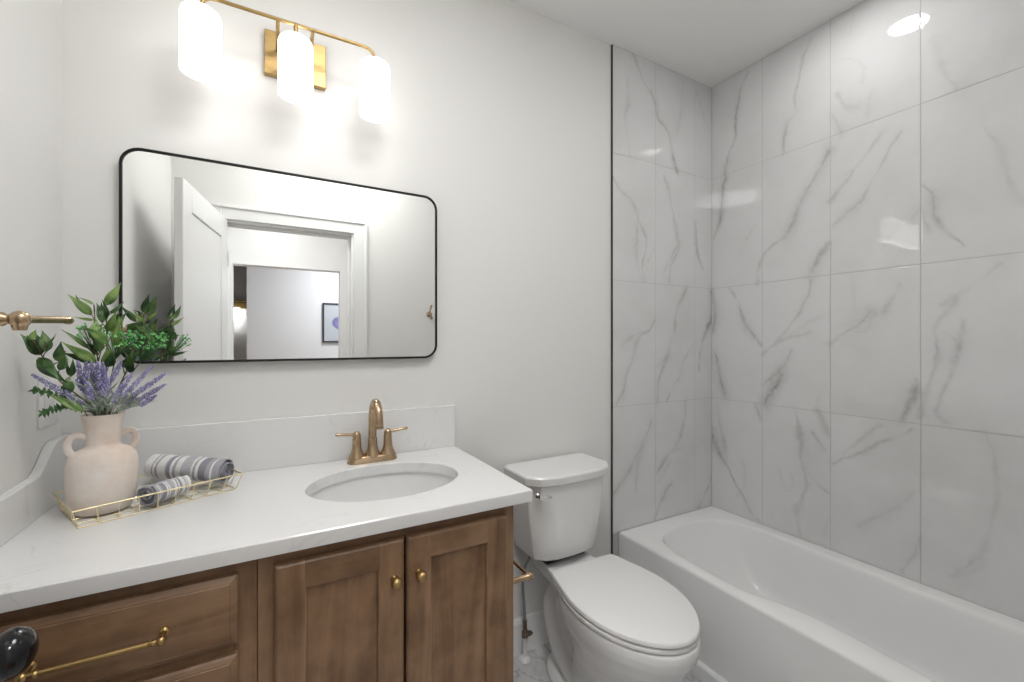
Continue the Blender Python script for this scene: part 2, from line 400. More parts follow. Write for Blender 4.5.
# ---------------------------------------------------------------- tiled walls
TB, TR = -.010, RX-.010
CROP = {'A': (610, 40, 2.625), 'B': (610, 270, 2.625), 'C': (710, 0, 3.59), 'D': (710, 130, 4.014), 'E': (710, 270, 4.264), 'G': (710, 390, 3.59), 'H': (904, 0, 2.433), 'I': (904, 250, 1.842)}
VEINS = [
('A', [(60,35),(85,100),(118,160),(125,205),(155,245),(165,310),(178,345)], .8, 1.1), ('A', [(45,100),(50,160),(38,200),(50,270),(55,305)], .3, 2.2),
('A', [(8,360),(30,400),(60,430),(75,470),(95,530),(85,590),(95,630)], .6, 1.3), ('A', [(75,450),(70,540),(75,600),(90,635)], .45, 1.3), ('A', [(98,580),(118,545)], .5, 1),
('A', [(140,355),(160,420),(170,480),(180,550),(160,590),(155,635)], .5, 1.6), ('A', [(225,480),(230,560),(245,600)], .6, 1), ('A', [(178,540),(140,610)], .5, 1.6), ('A', [(225,135),(240,180),(250,220)], .35, 1.2), ('A', [(190,110),(185,200),(170,260)], .2, 2),
('B', [(118,130),(105,155),(75,180),(60,230),(40,290),(35,320),(15,355)], .6, 1.5), ('B', [(105,155),(60,175),(30,200)], .3, 2.2), ('B', [(200,50),(178,100),(168,165)], .65, 1.2),
('B', [(160,170),(150,220),(125,250)], .4, 1.3), ('B', [(125,345),(130,280),(150,225)], .6, 1.5), ('B', [(148,345),(165,310),(178,285)], .65, 1.1), ('B', [(265,55),(270,110),(250,170),(235,230),(232,260)], .7, 1.5),
('B', [(200,345),(190,420),(160,480),(125,530)], .6, 1.6), ('B', [(190,465),(150,490),(125,530)], .5, 1.4), ('B', [(12,585),(40,545),(60,510),(100,420),(108,390)], .5, 1.5), ('B', [(70,580),(72,520),(95,440)], .35, 1.5),
('B', [(235,620),(250,590),(268,540)], .6, 1.6), ('B', [(120,655),(135,600),(160,560)], .6, 1.8), ('B', [(120,570),(160,500)], .3, 1.5), ('B', [(220,190),(200,225),(180,290)], .3, 1.4),
('C', [(140,255),(115,310),(100,370),(88,440),(90,490),(65,560),(52,630)], .8, 1.4), ('C', [(360,140),(330,210),(318,290),(300,350),(303,400),(275,450),(262,555)], .6, 1.5),
('C', [(520,50),(512,120)], .3, 1.5), ('C', [(470,205),(520,215),(550,250),(545,290)], .25, 1.8), ('C', [(450,340),(490,385),(530,380)], .3, 1.5), ('C', [(435,410),(475,475)], .3, 2.2), ('C', [(580,330),(570,370),(560,420)], .15, 2),
('D', [(65,190),(50,240),(45,330),(28,390),(15,440)], .8, 1.2), ('D', [(475,90),(440,150),(375,260),(340,340),(310,410),(215,510),(195,560),(190,615)], .62, 2.0), ('D', [(470,455),(430,530),(395,590)], .5, 2.1), ('D', [(470,60),(450,130),(400,220)], .2, 4),
('D', [(680,20),(610,110),(550,200),(485,285)], .5, 1.8), ('D', [(690,10),(600,130),(540,180)], .2, 3.5), ('D', [(770,10),(700,110),(640,210),(600,285),(490,385)], .5, 2.2), ('D', [(840,320),(800,370)], .4, 2), ('D', [(195,340),(145,440)], .22, 1.5), ('D', [(840,290),(740,400),(690,480)], .15, 3),
('H', [(45,450),(70,480),(75,520),(100,560),(150,600)], .6, 1.5), ('H', [(190,300),(230,370),(270,470),(290,485)], .25, 2.8), ('H', [(75,90),(100,170),(125,220)], .25, 4), ('H', [(42,500),(60,560)], .3, 2),
('E', [(12,85),(18,150),(15,260)], .6, 1.5), ('E', [(85,85),(120,140),(150,230),(215,320)], .55, 1.3), ('E', [(20,360),(40,430),(60,540)], .7, 2.3),
('E', [(432,45),(415,110),(370,200),(310,270),(225,355)], .6, 1.6), ('E', [(430,268),(330,290),(250,330)], .5, 1.6), ('E', [(490,180),(430,220),(300,300)], .2, 3), ('E', [(350,340),(310,410),(228,485)], .5, 1.6), ('E', [(310,450),(270,510),(235,565)], .75, 2.8),
('E', [(675,170),(640,230),(570,270),(515,315)], .6, 2), ('E', [(700,180),(670,250),(620,260)], .3, 2), ('E', [(800,60),(770,130),(740,180)], .45, 2), ('E', [(885,500),(870,560),(820,640)], .8, 3.6), ('E', [(490,490),(460,560)], .2, 2), ('E', [(195,570),(215,640)], .5, 1.2),
('G', [(8,140),(20,200),(60,270),(110,360),(150,440),(178,468)], .85, 1.8), ('G', [(25,50),(40,150),(60,250)], .3, 1.5), ('G', [(165,60),(185,110)], .4, 1.2), ('G', [(120,270),(130,340),(100,380)], .25, 2),
('G', [(310,80),(325,200),(335,280),(345,350),(315,430),(325,520)], .55, 3.6), ('G', [(325,240),(360,310),(425,375)], .5, 1.4), ('G', [(385,75),(410,120),(428,175)], .5, 2.5), ('G', [(365,150),(410,215)], .55, 1.5), ('G', [(250,290),(270,350),(300,350),(290,300)], .3, 1.6),
('G', [(730,145),(660,175),(560,215),(440,270)], .65, 2.0), ('G', [(610,125),(540,175),(480,230)], .4, 1.7), ('G', [(750,530),(720,600),(690,655)], .6, 2), ('G', [(740,360),(640,440),(540,490)], .25, 2.6), ('G', [(425,460),(415,520)], .3, 2),
('I', [(180,25),(140,60),(70,100)], .35, 3), ('I', [(100,90),(60,140),(60,190),(45,260),(30,310)], .5, 2.8), ('I', [(110,130),(95,200),(60,290),(75,315)], .45, 2.8), ('I', [(60,150),(90,160),(105,190)], .35, 2), ('I', [(28,240),(4,300)], .5, 3),
('I', [(150,335),(165,380),(170,470),(140,560),(85,600)], .35, 3), ('I', [(90,600),(130,590),(150,570)], .25, 3),
]
def build_veins():
    res = {'B': [], 'R': []}
    for c, pts, s, wpx in VEINS:
        ox, oy, sc = CROP[c]
        wall = 'B' if c in 'AB' else 'R'
        P = []
        for (u, v) in pts:
            p = onY(ox+u/sc, oy+v/sc, TB) if wall == 'B' else onX(ox+u/sc, oy+v/sc, TR)
            P.append(Vector((p.x if wall == 'B' else p.y, p.z, 0)))
        mid = P[len(P)//2]
        wp = Vector((mid.x, TB, mid.y)) if wall == 'B' else Vector((TR, mid.x, mid.y))
        d = (wp-CAM).dot(AX)
        res[wall].append((spline(P, 6), s, wpx*d/FPX*.62))
    rr = random.Random(3)                       # the rest of the right wall, outside the photograph
    for k in range(10):
        u, v = rr.uniform(-1.5, -1.32), rr.uniform(.5, 2.7)
        res['R'].append((spline([(u+.012*j*rr.uniform(-1, 1), v-.09*j, 0) for j in range(5)], 6), .5, .004))
    return res
VV = build_veins()
def tile_wall(name, us, zs, place, veins, step=.005):
    verts, faces, uv = [], [], []
    g = .0012
    for i in range(len(us)-1):
        for j in range(len(zs)-1):
            a, c, e, f = us[i]+g, us[i+1]-g, zs[j]+g, zs[j+1]-g
            nu, nz = max(2, int((c-a)/step)), max(2, int((f-e)/step))
            base = len(verts)
            for q in range(nz+1):
                z = e+(f-e)*q/nz
                for p in range(nu+1):
                    u = a+(c-a)*p/nu
                    edge = .0002 if (p in (0, nu) or q in (0, nz)) else 0
                    verts.append(place(u, z, edge)); uv.append((u, z))
            for q in range(nz):
                for p in range(nu):
                    k = base+q*(nu+1)+p
                    faces.append((k, k+1, k+nu+2, k+nu+1))
    me = bpy.data.meshes.new(name); me.from_pydata(verts, [], faces)
    U = np.array(uv); val = np.zeros(len(U))
    jit = np.array([[noise.noise((u*9, z*9, 1.5)), noise.noise((u*9, z*9, 8.5))] for u, z in uv])*.010
    jit += np.array([[noise.noise((u*40, z*40, 3.5)), noise.noise((u*40, z*40, 5.5))] for u, z in uv])*.006
    mod = np.array([noise.noise((u*16, z*16, 4.2)) for u, z in uv])*.9+.95
    wm = np.exp(np.array([noise.noise((u*11, z*11, 7.7)) for u, z in uv])*1.6)
    cl = np.clip(np.array([noise.noise((u*7, z*4.5, 2.2)) for u, z in uv])*1.6+.45, 0, 1.3)
    Q = U+jit
    for pts, s, wd in veins:
        pp = np.array([(p.x, p.y) for p in pts]); lo, hi = pp.min(0)-wd*16, pp.max(0)+wd*16
        idx = np.where((Q[:, 0] > lo[0]) & (Q[:, 0] < hi[0]) & (Q[:, 1] > lo[1]) & (Q[:, 1] < hi[1]))[0]
        if not len(idx): continue
        X = Q[idx]; D = np.full(len(idx), 9.)
        for A, B_ in zip(pp, pp[1:]):
            d = B_-A; t = np.clip(((X-A)@d)/(d@d+1e-12), 0, 1)
            D = np.minimum(D, np.linalg.norm(X-A-t[:, None]*d, axis=1))
        v = s*(.62*np.exp(-(D/(wd*wm[idx]))**2)*np.clip(mod[idx], .15, 1.3)+.32*np.exp(-(D/(wd*4))**2)*cl[idx]+.16*np.exp(-(D/(wd*8))**2)*cl[idx]**2)
        val[idx] = np.maximum(val[idx], v)+.25*np.minimum(val[idx], v)
    at = me.attributes.new('vein', 'FLOAT', 'POINT'); at.data.foreach_set('value', np.clip(val, 0, 1).astype(np.float32))
    return me
zs = [.394, 1.002, 1.6135, 2.2245, H]
me = tile_wall('wall_back_tile', [1.923, 2.211, 2.512, TR], zs, lambda u, z, e: (u, TB+e, z), VV['B'])
struct('wall_back_tile', me, M['tile'])
me = tile_wall('wall_right_tile', [FY, -1.213, -.908, -.602, -.297, TB], zs, lambda u, z, e: (TR+e, u, z), VV['R'])
struct('wall_right_tile', me, M['tile'])
b = BM(); box(b, 1.923, RX, TB+.0012, 0, 0, H); struct('wall_back_backing', b, M['grout'])
b = BM(); box(b, TR+.0012, RX, FY, TB, 0, H); struct('wall_right_backing', b, M['grout'])
b = BM(); box(b, 1.9198, 1.923, -.0112, 0, .147, H); box(b, 1.9198, 1.923, -.0112, -.0002, 0, .147); struct('trim_4', b, M['edgemetal'])

# ================================================================ BATHTUB
tub = thing('bathtub', 'white alcove bathtub with flat apron below the marble tiles', 'bathtub', (2.3, -.76, 0))
TX0, TX1, TY1, TY0, TZ = 1.962, TR-.001, TB-.001, FY+.001, .396
half = []
plan = [(2.30, -.100), (2.17, -.118), (2.085, -.165), (2.040, -.25), (2.022, -.36), (2.018, -.52), (2.024, -.62), (2.050, -.705), (2.072, -.80), (2.076, -.92), (2.066, -1.05), (2.06, -1.2), (2.085, -1.33), (2.15, -1.40), (2.32, -1.425),
        (2.47, -1.405), (2.55, -1.34), (2.585, -1.20), (2.582, -.92), (2.585, -.60), (2.592, -.40), (2.585, -.28), (2.555, -.19), (2.47, -.128)]
P = spline([(x, y, 0) for x, y in plan], 6, True)
n = len(P); cx, cy = 2.31, -.76
def rect_hit(p, x0, x1, y0, y1):
    dx, dy = p.x-cx, p.y-cy
    t = min(((x1-cx)/dx if dx > 1e-9 else 9e9), ((x0-cx)/dx if dx < -1e-9 else 9e9), ((y1-cy)/dy if dy > 1e-9 else 9e9), ((y0-cy)/dy if dy < -1e-9 else 9e9))
    return Vector((cx+dx*t, cy+dy*t, 0))
def snap(ring, x0, x1, y0, y1):
    for c in ((x0, y0), (x0, y1), (x1, y0), (x1, y1)):
        i = min(range(len(ring)), key=lambda k: (ring[k].x-c[0])**2+(ring[k].y-c[1])**2); ring[i] = Vector((*c, ring[i].z))
    return ring
def rr(x0, x1, y0, y1, z): 
    r = snap([rect_hit(p, x0, x1, y0, y1) for p in P], x0, x1, y0, y1)
    return [Vector((q.x, q.y, z)) for q in r]
def ins(k, z, sx=0, sy=0):
    """basin ring pulled inwards by k metres; sx/sy add extra"""
    out = []
    for i, p in enumerate(P):
        t = (P[(i+1) % n]-P[i-1]).normalized(); nn = Vector((-t.y, t.x, 0))
        if (Vector((cx, cy, 0))-p).dot(nn) < 0: nn = -nn
        q = p+nn*k
        wb = max(0, min(1, (q.y+.76)/.6)); q.y -= sy*wb
        wf = max(0, min(1, (-.76-q.y)/.6)); q.y += sx*wf
        out.append(Vector((q.x, q.y, z)))
    return out
b = BM()
loft(b, [rr(TX0, TX1, TY0, TY1, 0), rr(TX0, TX1, TY0, TY1, TZ-.014), rr(TX0+.002, TX1, TY0, TY1, TZ-.006), rr(TX0+.008, TX1-.002, TY0+.002, TY1-.002, TZ),
         ins(-.004, TZ), ins(0, TZ-.001), ins(.004, TZ-.005), ins(.009, TZ-.02), ins(.016, TZ-.08, .005, .02), ins(.024, TZ-.17, .02, .06), ins(.034, TZ-.24, .03, .11), ins(.05, TZ-.28, .04, .15), ins(.085, TZ-.305, .05, .18), ins(.14, TZ-.312, .06, .2)])
tb = obj('basin', b, M['tub'], tub, smooth=50)
b = BM(); box(b, 1.944, 1.9625, TY0, -.013, 0, .052); v = loft(b, [[(1.9625, y, .052), (1.944, y, .052), (1.951, y, .060), (1.9625, y, .064)] for y in (TY0, -.013)])
obj('skirt_plinth', b, M['tub'], tub, bevel=.002)
b = BM(); lathe(b, [(.001, 0), (.03, 0), (.032, .003), (.02, .006), (.001, .006)], c=(2.31, -1.18, TZ-.311)); obj('drain', b, M['bronze'], tub, smooth=40)
rebase(tub)

# ================================================================ VANITY
YF, YD = -.555, -.575
CT, CB = .914, .881
seedb = [0.0]
def bd(): seedb[0] += .137; return seedb[0]
# drawer cabinet
dc = thing('drawer_cabinet', 'brown stained wooden drawer cabinet left of the sink doors', 'cabinet', (.23, -.3, 0))
b = BM()
box(b, .003, .4605, YF+.02, -.004, .1, .70, 0, bd()); box(b, .003, .4605, -.12, -.004, .70, .855, 0, bd())
box(b, .003, .02, YF+.02, -.13, .70, CB, 0, bd()); box(b, .4445, .4605, YF+.02, -.13, .70, CB, 0, bd())
box(b, .003, .4605, -.48, -.02, 0, .1, 0, bd())
obj('carcass', b, M['woodV'], dc)
b = BM()
box(b, .003, .040, YF, YF+.02, .1, CB, 0, bd()); box(b, .420, .4605, YF, YF+.02, .1, CB, 0, bd())
box(b, .040, .420, YF, YF+.02, .845, CB, 1, bd()); box(b, .040, .420, YF, YF+.02, .685, .72, 1, bd()); box(b, .040, .420, YF, YF+.02, .40, .43, 1, bd()); box(b, .040, .420, YF, YF+.02, .1, .135, 1, bd())
obj('face_frame', b, [M['woodV'], M['woodH']], dc, bevel=.0012)
def drawer(z0, z1, hz):
    x0, x1 = .020, .427
    b = BM()
    ly = b.verts.layers.float['board']
    vr = loft(b, [[(xx, y, zz) for xx, zz in ((x0+i, z0+i), (x1-i, z0+i), (x1-i, z1-i), (x0+i, z1-i))] for y, i in ((YF-.0005, 0), (YD+.007, 0), (YD+.004, .004), (YD+.0005, .0105), (YD+.0012, .0125), (YD, .014))])
    q = bd()
    for r in vr:
        for v in r: v[ly] = q
    d = obj('drawer_front', b, M['woodH'], dc)
    hx0, hx1 = .135, .312
    b = BM()
    yb = YD-.030
    for x in (hx0, hx1):
        lathe(b, [(.001, 0), (.0085, 0), (.0085, -.003), (.0048, -.006), (.0045, -.020), (.006, -.024)], c=(x, YD, hz), axis='Y', n=20)
        bmesh.ops.create_uvsphere(b, u_segments=20, v_segments=12, radius=.0078, matrix=Matrix.Translation((x, yb, hz)))
    tube(b, [(hx0, yb, hz), (hx1, yb, hz)], .0046, n=16)
    for x, s in ((hx0, 1), (hx1, -1)): lathe(b, [(.0046, 0), (.0062, s*.001), (.0062, s*.004), (.0046, s*.006)], c=(x+s*.013, yb, hz), axis='X', n=16)
    h = obj('bar_handle', b, M['brass'], d, smooth=40); return d
drawer(.714, .851, .779); drawer(.425, .693, .56); drawer(.13, .405, .27)
rebase(dc)
# sink cabinet
sc = thing('sink_cabinet', 'brown stained two-door wooden sink cabinet beside the toilet', 'cabinet', (.77, -.3, 0))
b = BM()
box(b, .4615, .479, YF+.02, -.004, .1, CB, 0, bd()); box(b, 1.052, 1.070, YF+.02, -.004, .1, CB, 0, bd()); box(b, .479, 1.052, YF+.02, -.004, .1, .118, 0, bd())
box(b, .479, 1.052, -.016, -.004, .118, .70, 0, bd()); box(b, .4615, 1.070, -.48, -.465, 0, .1, 0, bd())
obj('carcass', b, M['woodV'], sc)
b = BM()
box(b, .4615, .500, YF, YF+.02, .1, CB, 0, bd()); box(b, 1.030, 1.070, YF, YF+.02, .1, CB, 0, bd())
box(b, .500, 1.030, YF, YF+.02, .845, CB, 1, bd()); box(b, .500, 1.030, YF, YF+.02, .1, .14, 1, bd())
obj('face_frame', b, [M['woodV'], M['woodH']], sc, bevel=.0012)
def cab_door(x0, x1, kx):
    z0, z1, sw = .125, .853, .058
    b = BM(); ly = b.verts.layers.float['board']
    def member(pts, mi):          # pts: outer outline (ccw, x,z) of a mitre-free member with outer-edge chamfer flags
        pass
    q = [bd() for _ in range(5)]
    ch = .005
    def mem(xa, xb, za, zb, oL, oR, oB, oT, mi, k):
        def ring(y, i): return [(xa+i*oL, y, za+i*oB), (xb-i*oR, y, za+i*oB), (xb-i*oR, y, zb-i*oT), (xa+i*oL, y, zb-i*oT)]
        vr = loft(b, [ring(YF-.0005, 0), ring(YD+.008, 0), ring(YD+.003, ch*.5), ring(YD, ch*1.3)], mi=mi)
        for r in vr:
            for v in r: v[ly] = k
    mem(x0, x0+sw, z0, z1, 1, 0, 1, 1, 0, q[0]); mem(x1-sw, x1, z0, z1, 0, 1, 1, 1, 0, q[1])
    mem(x0+sw, x1-sw, z1-sw, z1, 0, 0, 0, 1, 1, q[2]); mem(x0+sw, x1-sw, z0, z0+sw, 0, 0, 1, 0, 1, q[3])
    # inner ogee and recessed panel
    def rr2(i, y): return [(x0+sw+i, y, z0+sw+i), (x1-sw-i, y, z0+sw+i), (x1-sw-i, y, z1-sw-i), (x0+sw+i, y, z1-sw-i)]
    vr = loft(b, [rr2(-.0004, YD+.0004), rr2(.003, YD+.002), rr2(.0045, YD+.008), rr2(.005, YD+.0115)], cap0=False, cap1=True, mi=2)
    for r in vr:
        for v in r: v[ly] = q[4]
    d = obj('door', b, [M['woodV'], M['woodH'], M['woodP']], sc)
    b = BM(); lathe(b, [(.001, 0), (.0085, 0), (.0085, -.002), (.0050, -.005), (.0045, -.010), (.0065, -.0125), (.0105, -.0155), (.0125, -.020), (.0130, -.024), (.0118, -.029), (.0085, -.033), (.004, -.0352), (.001, -.0357)], c=(kx, YD, .764), axis='Y', n=28)
    obj('knob', b, M['brass'], d, smooth=60)
cab_door(.491, .7635, .738); cab_door(.7685, 1.041, .797)
rebase(sc)

# countertop with oval cut-out
ct = thing('countertop', 'white quartz countertop with backsplash along the wall', 'countertop', (.56, -.3, CT))
SX, SY, SRX, SRY = .783, -.300, .215, .168
X0, X1, Y0, Y1 = .001, 1.112, -.586, -.001
NS = 64
def ell(rx, ry, z): return [Vector((SX+rx*math.cos(2*PI*(i+.5)/NS), SY+ry*math.sin(2*PI*(i+.5)/NS), z)) for i in range(NS)]
def rec(x0, x1, y0, y1, z):
    out = []
    for i in range(NS):
        a = 2*PI*(i+.5)/NS; dx, dy = math.cos(a), math.sin(a)
        t = min(((x1-SX)/dx if dx > 0 else (x0-SX)/dx), ((y1-SY)/dy if dy > 0 else (y0-SY)/dy)); out.append(Vector((SX+dx*t, SY+dy*t, z)))
    return snap(out, x0, x1, y0, y1)
b = BM()
e = .003
vr = loft(b, [ell(SRX, SRY, CB), rec(X0, X1-.001, Y0+.001, Y1, CB), rec(X0, X1, Y0, Y1, CB+e), rec(X0, X1, Y0, Y1, CT-e), rec(X0, X1-e, Y0+e, Y1, CT), ell(SRX+.003, SRY+.003, CT), ell(SRX, SRY, CT-.003)], False, False)
for i in range(NS): b.faces.new((vr[-1][i], vr[-1][(i+1) % NS], vr[0][(i+1) % NS], vr[0][i]))
obj('slab', b, M['quartz'], ct, smooth=30)
obj('backsplash', bx(.0215, X1, -.021, -.001, CT+.0003, 1.072), M['quartz'], ct, bevel=.0015)
# side splash whose top steps down in a soft curve
prof = [(-.001, 1.072), (-.085, 1.072)] + [(-.085-.12*t, 1.072-.064*(t*t*(3-2*t))) for t in [i/12 for i in range(1, 13)]] + [(-.30, 1.006), (-.580, 1.004)]
b = BM(); loft(b, [[(x, y, z) for y, z in prof]+[(x, -.580, CT+.0003), (x, -.001, CT+.0003)] for x in (.001, .021)])
obj('side_splash', b, M['quartz'], ct, bevel=.0015)
rebase(ct)
# sink
sk = thing('sink_basin', 'white oval undermount sink set below the countertop', 'sink', (SX, SY, .74))
b = BM()
pr = [(1.0, CB-.0005), (1.0, CB-.012), (.985, .85), (.95, .82), (.87, .785), (.72, .757), (.5, .742), (.25, .737), (.1, .735)]
R1 = [ell((SRX+.006)*k, (SRY+.006)*k, z) for k, z in pr]
R0 = [ell((SRX+.022)*k, (SRY+.022)*k, z-.012) for k, z in pr[::-1]]
loft(b, R0[:-1]+[ell(SRX+.025, SRY+.025, CB-.013), ell(SRX+.025, SRY+.025, CB-.0005)]+R1, True, True)
obj('bowl', b, M['porc'], sk, smooth=60)
b = BM(); lathe(b, [(.001, .0), (.021, .0), (.023, .002), (.021, .004), (.012, .004), (.010, .007), (.001, .008)], c=(SX, SY, .7352)); obj('drain', b, M['bronze'], sk, smooth=40)
rebase(sk)

# faucet
FX, FYY = .789, -.078
fa = thing('faucet', 'champagne bronze two-handle arched faucet behind the sink', 'faucet', (FX, FYY, CT))
def stad(hx, hy, z, n=40):
    out = []
    for i in range(n):
        a = 2*PI*i/n; c, s = math.cos(a), math.sin(a)
        out.append(Vector((FX+(hx-hy)*(1 if c > 0 else -1)*(1 if abs(c) > .05 else abs(c)/.05)+hy*c, FYY+hy*s, z)))
    return out
b = BM(); loft(b, [stad(.082, .028, CT+.0003), stad(.082, .028, CT+.004), stad(.079, .0255, CT+.008), stad(.0775, .0245, CT+.016), stad(.074, .021, CT+.021)])
obj('base_plate', b, M['bronze'], fa, smooth=40)
for s in (-1, 1):
    hx = FX+s*.051
    b = BM(); lathe(b, [(.026, .018), (.0245, .024), (.019, .034), (.0155, .048), (.0140, .075), (.0145, .080), (.0130, .082), (.0135, .090), (.0120, .098), (.006, .104), (.001, .105)], c=(hx, FYY, CT), n=28)
    p = obj('handle_body', b, M['bronze'], fa, smooth=50)
    b = BM(); tube(b, [(hx+s*.004, FYY, CT+.094), (hx+s*.02, FYY-.001, CT+.095), (hx+s*.045, FYY-.003, CT+.0985), (hx+s*.064, FYY-.004, CT+.100), (hx+s*.068, FYY-.004, CT+.100)], [.0055, .0050, .0042, .0055, .0040], n=14)
    obj('lever', b, M['bronze'], p, smooth=50)
b = BM()
lathe(b, [(.0265, .018), (.025, .024), (.0195, .036), (.0162, .052), (.0150, .075), (.0155, .078), (.0135, .080)], c=(FX, FYY, CT), n=28)
arc = [(FX, FYY, CT+.07), (FX, FYY, CT+.11), (FX, FYY-.001, CT+.145)]
for i in range(1, 13):
    a = PI*i/12*.98; arc.append((FX, FYY-.001-.050*(1-math.cos(a)), CT+.145+.058*math.sin(a)))
arc.append((FX, FYY-.1015, CT+.134)); arc.append((FX, FYY-.102, CT+.131))
rad = [.0132]*3+[.0132+.0000*i for i in range(12)]+[.0135, .0125]
tube(b, arc, rad, n=20)
obj('spout', b, M['bronze'], fa, smooth=50)
b = BM(); tube(b, [(FX, FYY-.1018, CT+.132), (FX, FYY-.1018, CT+.126)], .0142, n=20); obj('aerator', b, M['bronze'], fa, smooth=40)
rebase(fa)

# ================================================================ MIRROR
mi = thing('wall_mirror', 'wide rectangular wall mirror with thin black frame and rounded corners', 'mirror', (.578, -.01, 1.256))
mx0, mx1, mz0, mz1 = .121, 1.037, 1.256, 1.862
b = BM()
def rr3(i, y, r): return [(x, y, z) for x, z in rrect(mx0+i, mx1-i, mz0+i, mz1-i, r)]
vr = loft(b, [rr3(.007, -.004, .043), rr3(0, -.004, .05), rr3(0, -.026, .05), rr3(.0015, -.0275, .0485), rr3(.0055, -.0275, .0445), rr3(.007, -.026, .043)], False, False)
for i in range(len(vr[0])): b.faces.new((vr[-1][i], vr[-1][(i+1) % len(vr[0])], vr[0][(i+1) % len(vr[0])], vr[0][i]))
obj('frame', b, M['blackmetal'], mi, smooth=40)
b = BM(); loft(b, [rr3(.0065, -.005, .0435), rr3(.0065, -.0225, .0435)])
obj('mirror_glass', b, M['mirror'], mi)
rebase(mi)

# ================================================================ VANITY LIGHT
vl = thing('vanity_light', 'brass bar wall light with three white glass shades above the mirror', 'wall light', (.556, 0, 2.16))
b = BM(); box(b, .469, .649, -.022, -.001, 2.166, 2.306); obj('backplate', b, M['brass'], vl, bevel=.002)
BY, BZ = -.13, 2.277
SHX = (.318, .553, .786)
b = BM()
pts = [(SHX[0], BY, BZ-.050), (SHX[0], BY, BZ-.028), (SHX[0]+.006, BY, BZ-.012), (SHX[0]+.018, BY, BZ-.003), (SHX[0]+.034, BY, BZ), (SHX[1], BY, BZ), (SHX[2]-.034, BY, BZ), (SHX[2]-.018, BY, BZ-.003), (SHX[2]-.006, BY, BZ-.012), (SHX[2], BY, BZ-.028), (SHX[2], BY, BZ-.050)]
tube(b, pts, .0052, n=16)
tube(b, [(SHX[1], BY, BZ), (SHX[1], BY, BZ-.05)], .006, n=16)
obj('bar', b, M['brass'], vl, smooth=50)
for x in (.505, .600):
    b = BM(); tube(b, [(x, -.0215, BZ-.030), (x, -.05, BZ-.026), (x, BY, BZ-.004)], .005, n=14); obj('arm', b, M['brass'], vl, smooth=50)
for x in SHX:
    b = BM()
    zt, zb, R = BZ-.042, 2.060, .0485
    lathe(b, [(.012, zt), (.028, zt-.001), (.039, zt-.004), (.0455, zt-.010), (R, zt-.020), (R, zb), (R-.003, zb), (R-.003, zt-.020), (.042, zt-.012), (.03, zt-.007), (.010, zt-.006)], c=(x, BY, 0), n=44)
    s = obj('glass_shade', b, M['shade'], vl, smooth=50)
    b = BM(); bmesh.ops.create_uvsphere(b, u_segments=20, v_segments=14, radius=.026, matrix=Matrix.Translation((x, BY, 2.135)))
    lathe(b, [(.012, 2.150), (.012, 2.205), (.02, 2.21), (.02, 2.238)], c=(x, BY, 0), n=20)
    obj('bulb', b, M['bulb'], s, smooth=50)
rebase(vl)

# recessed ceiling light above the tub
dl = thing('recessed_ceiling_light', 'round white recessed ceiling light over the bathtub', 'ceiling light', (TUBL[0], TUBL[1], H-.006))
b = BM(); c = (TUBL[0], TUBL[1], H)
vr = lathe(b, [(.068, -.0002), (.095, -.0002), (.094, -.004), (.070, -.008), (.068, -.006)], c=c, n=48, cap0=False, cap1=False)
obj('trim_ring', b, M['trim'], dl, smooth=40)
b = BM(); lathe(b, [(.0675, -.0005), (.0675, -.004), (.06, -.006), (.001, -.006)], c=c, n=48); obj('lens', b, M['lens'], dl, smooth=40)
rebase(dl)
gl = thing('added_fill_disc', 'added wide flat disc fill light, unseen on the ceiling near the door', 'ceiling light', (.85, -1.14, H-.03))  # added fill light, out of view, evens out the room's brightness
b = BM(); lathe(b, [(.28, -.0003), (.296, -.0003), (.296, -.022), (.292, -.026), (.28, -.026)], c=(.85, -1.14, H), n=64, cap0=False, cap1=False); obj('ring', b, M['trim'], gl, smooth=40)
b = BM(); lathe(b, [(.279, -.002), (.279, -.024), (.270, -.030), (.15, -.034), (.001, -.035)], c=(.85, -1.14, H), n=64); obj('diffuser', b, M['fill_disc'], gl, smooth=60)
rebase(gl)
for nm, lb, x, y in (('flush_ceiling_light', 'round flush ceiling light in the hallway', .55, -2.2), ('flush_ceiling_light', 'round flush ceiling light in the room across the hallway', 1.6, -4.1)):
    b = BM(); lathe(b, [(.001, 0), (.19, 0), (.19, -.02), (.18, -.045), (.13, -.06), (.001, -.064)], c=(0, 0, 0), n=40)
    o = obj(nm, b, M['farshade'], smooth=50); o.location = (x, y, H-.0003); tag(o, lb, 'ceiling light')

# ================================================================ TOILET
TC = 1.54
to = thing('toilet', 'white two-piece toilet with closed lid between vanity and tub', 'toilet', (TC, -.4, 0))
def sym(half, z, k=5, dx=0):
    """half outline [(x>=0,y)] back centre -> front centre, mirrored into a ring"""
    h = spline([(x, y, 0) for x, y in half], k)
    r = [(TC+p.x+dx, p.y, z) for p in h]+[(TC-p.x+dx, p.y, z) for p in h[-2:0:-1]]
    return r
def scl(half, kx, y0, y1):
    a, c = half[0][1], half[-1][1]
    return [(x*kx, y0+(y-a)/(c-a)*(y1-y0)) for x, y in half]
EGG = [(0, -.27), (.07, -.269), (.130, -.270), (.146, -.282), (.166, -.36), (.183, -.44), (.187, -.50), (.180, -.57), (.162, -.63), (.132, -.685), (.090, -.73), (.045, -.757), (0, -.766)]
OV = [(0, -.25), (.05, -.252), (.10, -.27), (.14, -.31), (.168, -.38), (.181, -.45), (.184, -.51), (.175, -.58), (.155, -.64), (.125, -.69), (.086, -.732), (.043, -.758), (0, -.766)]
b = BM()
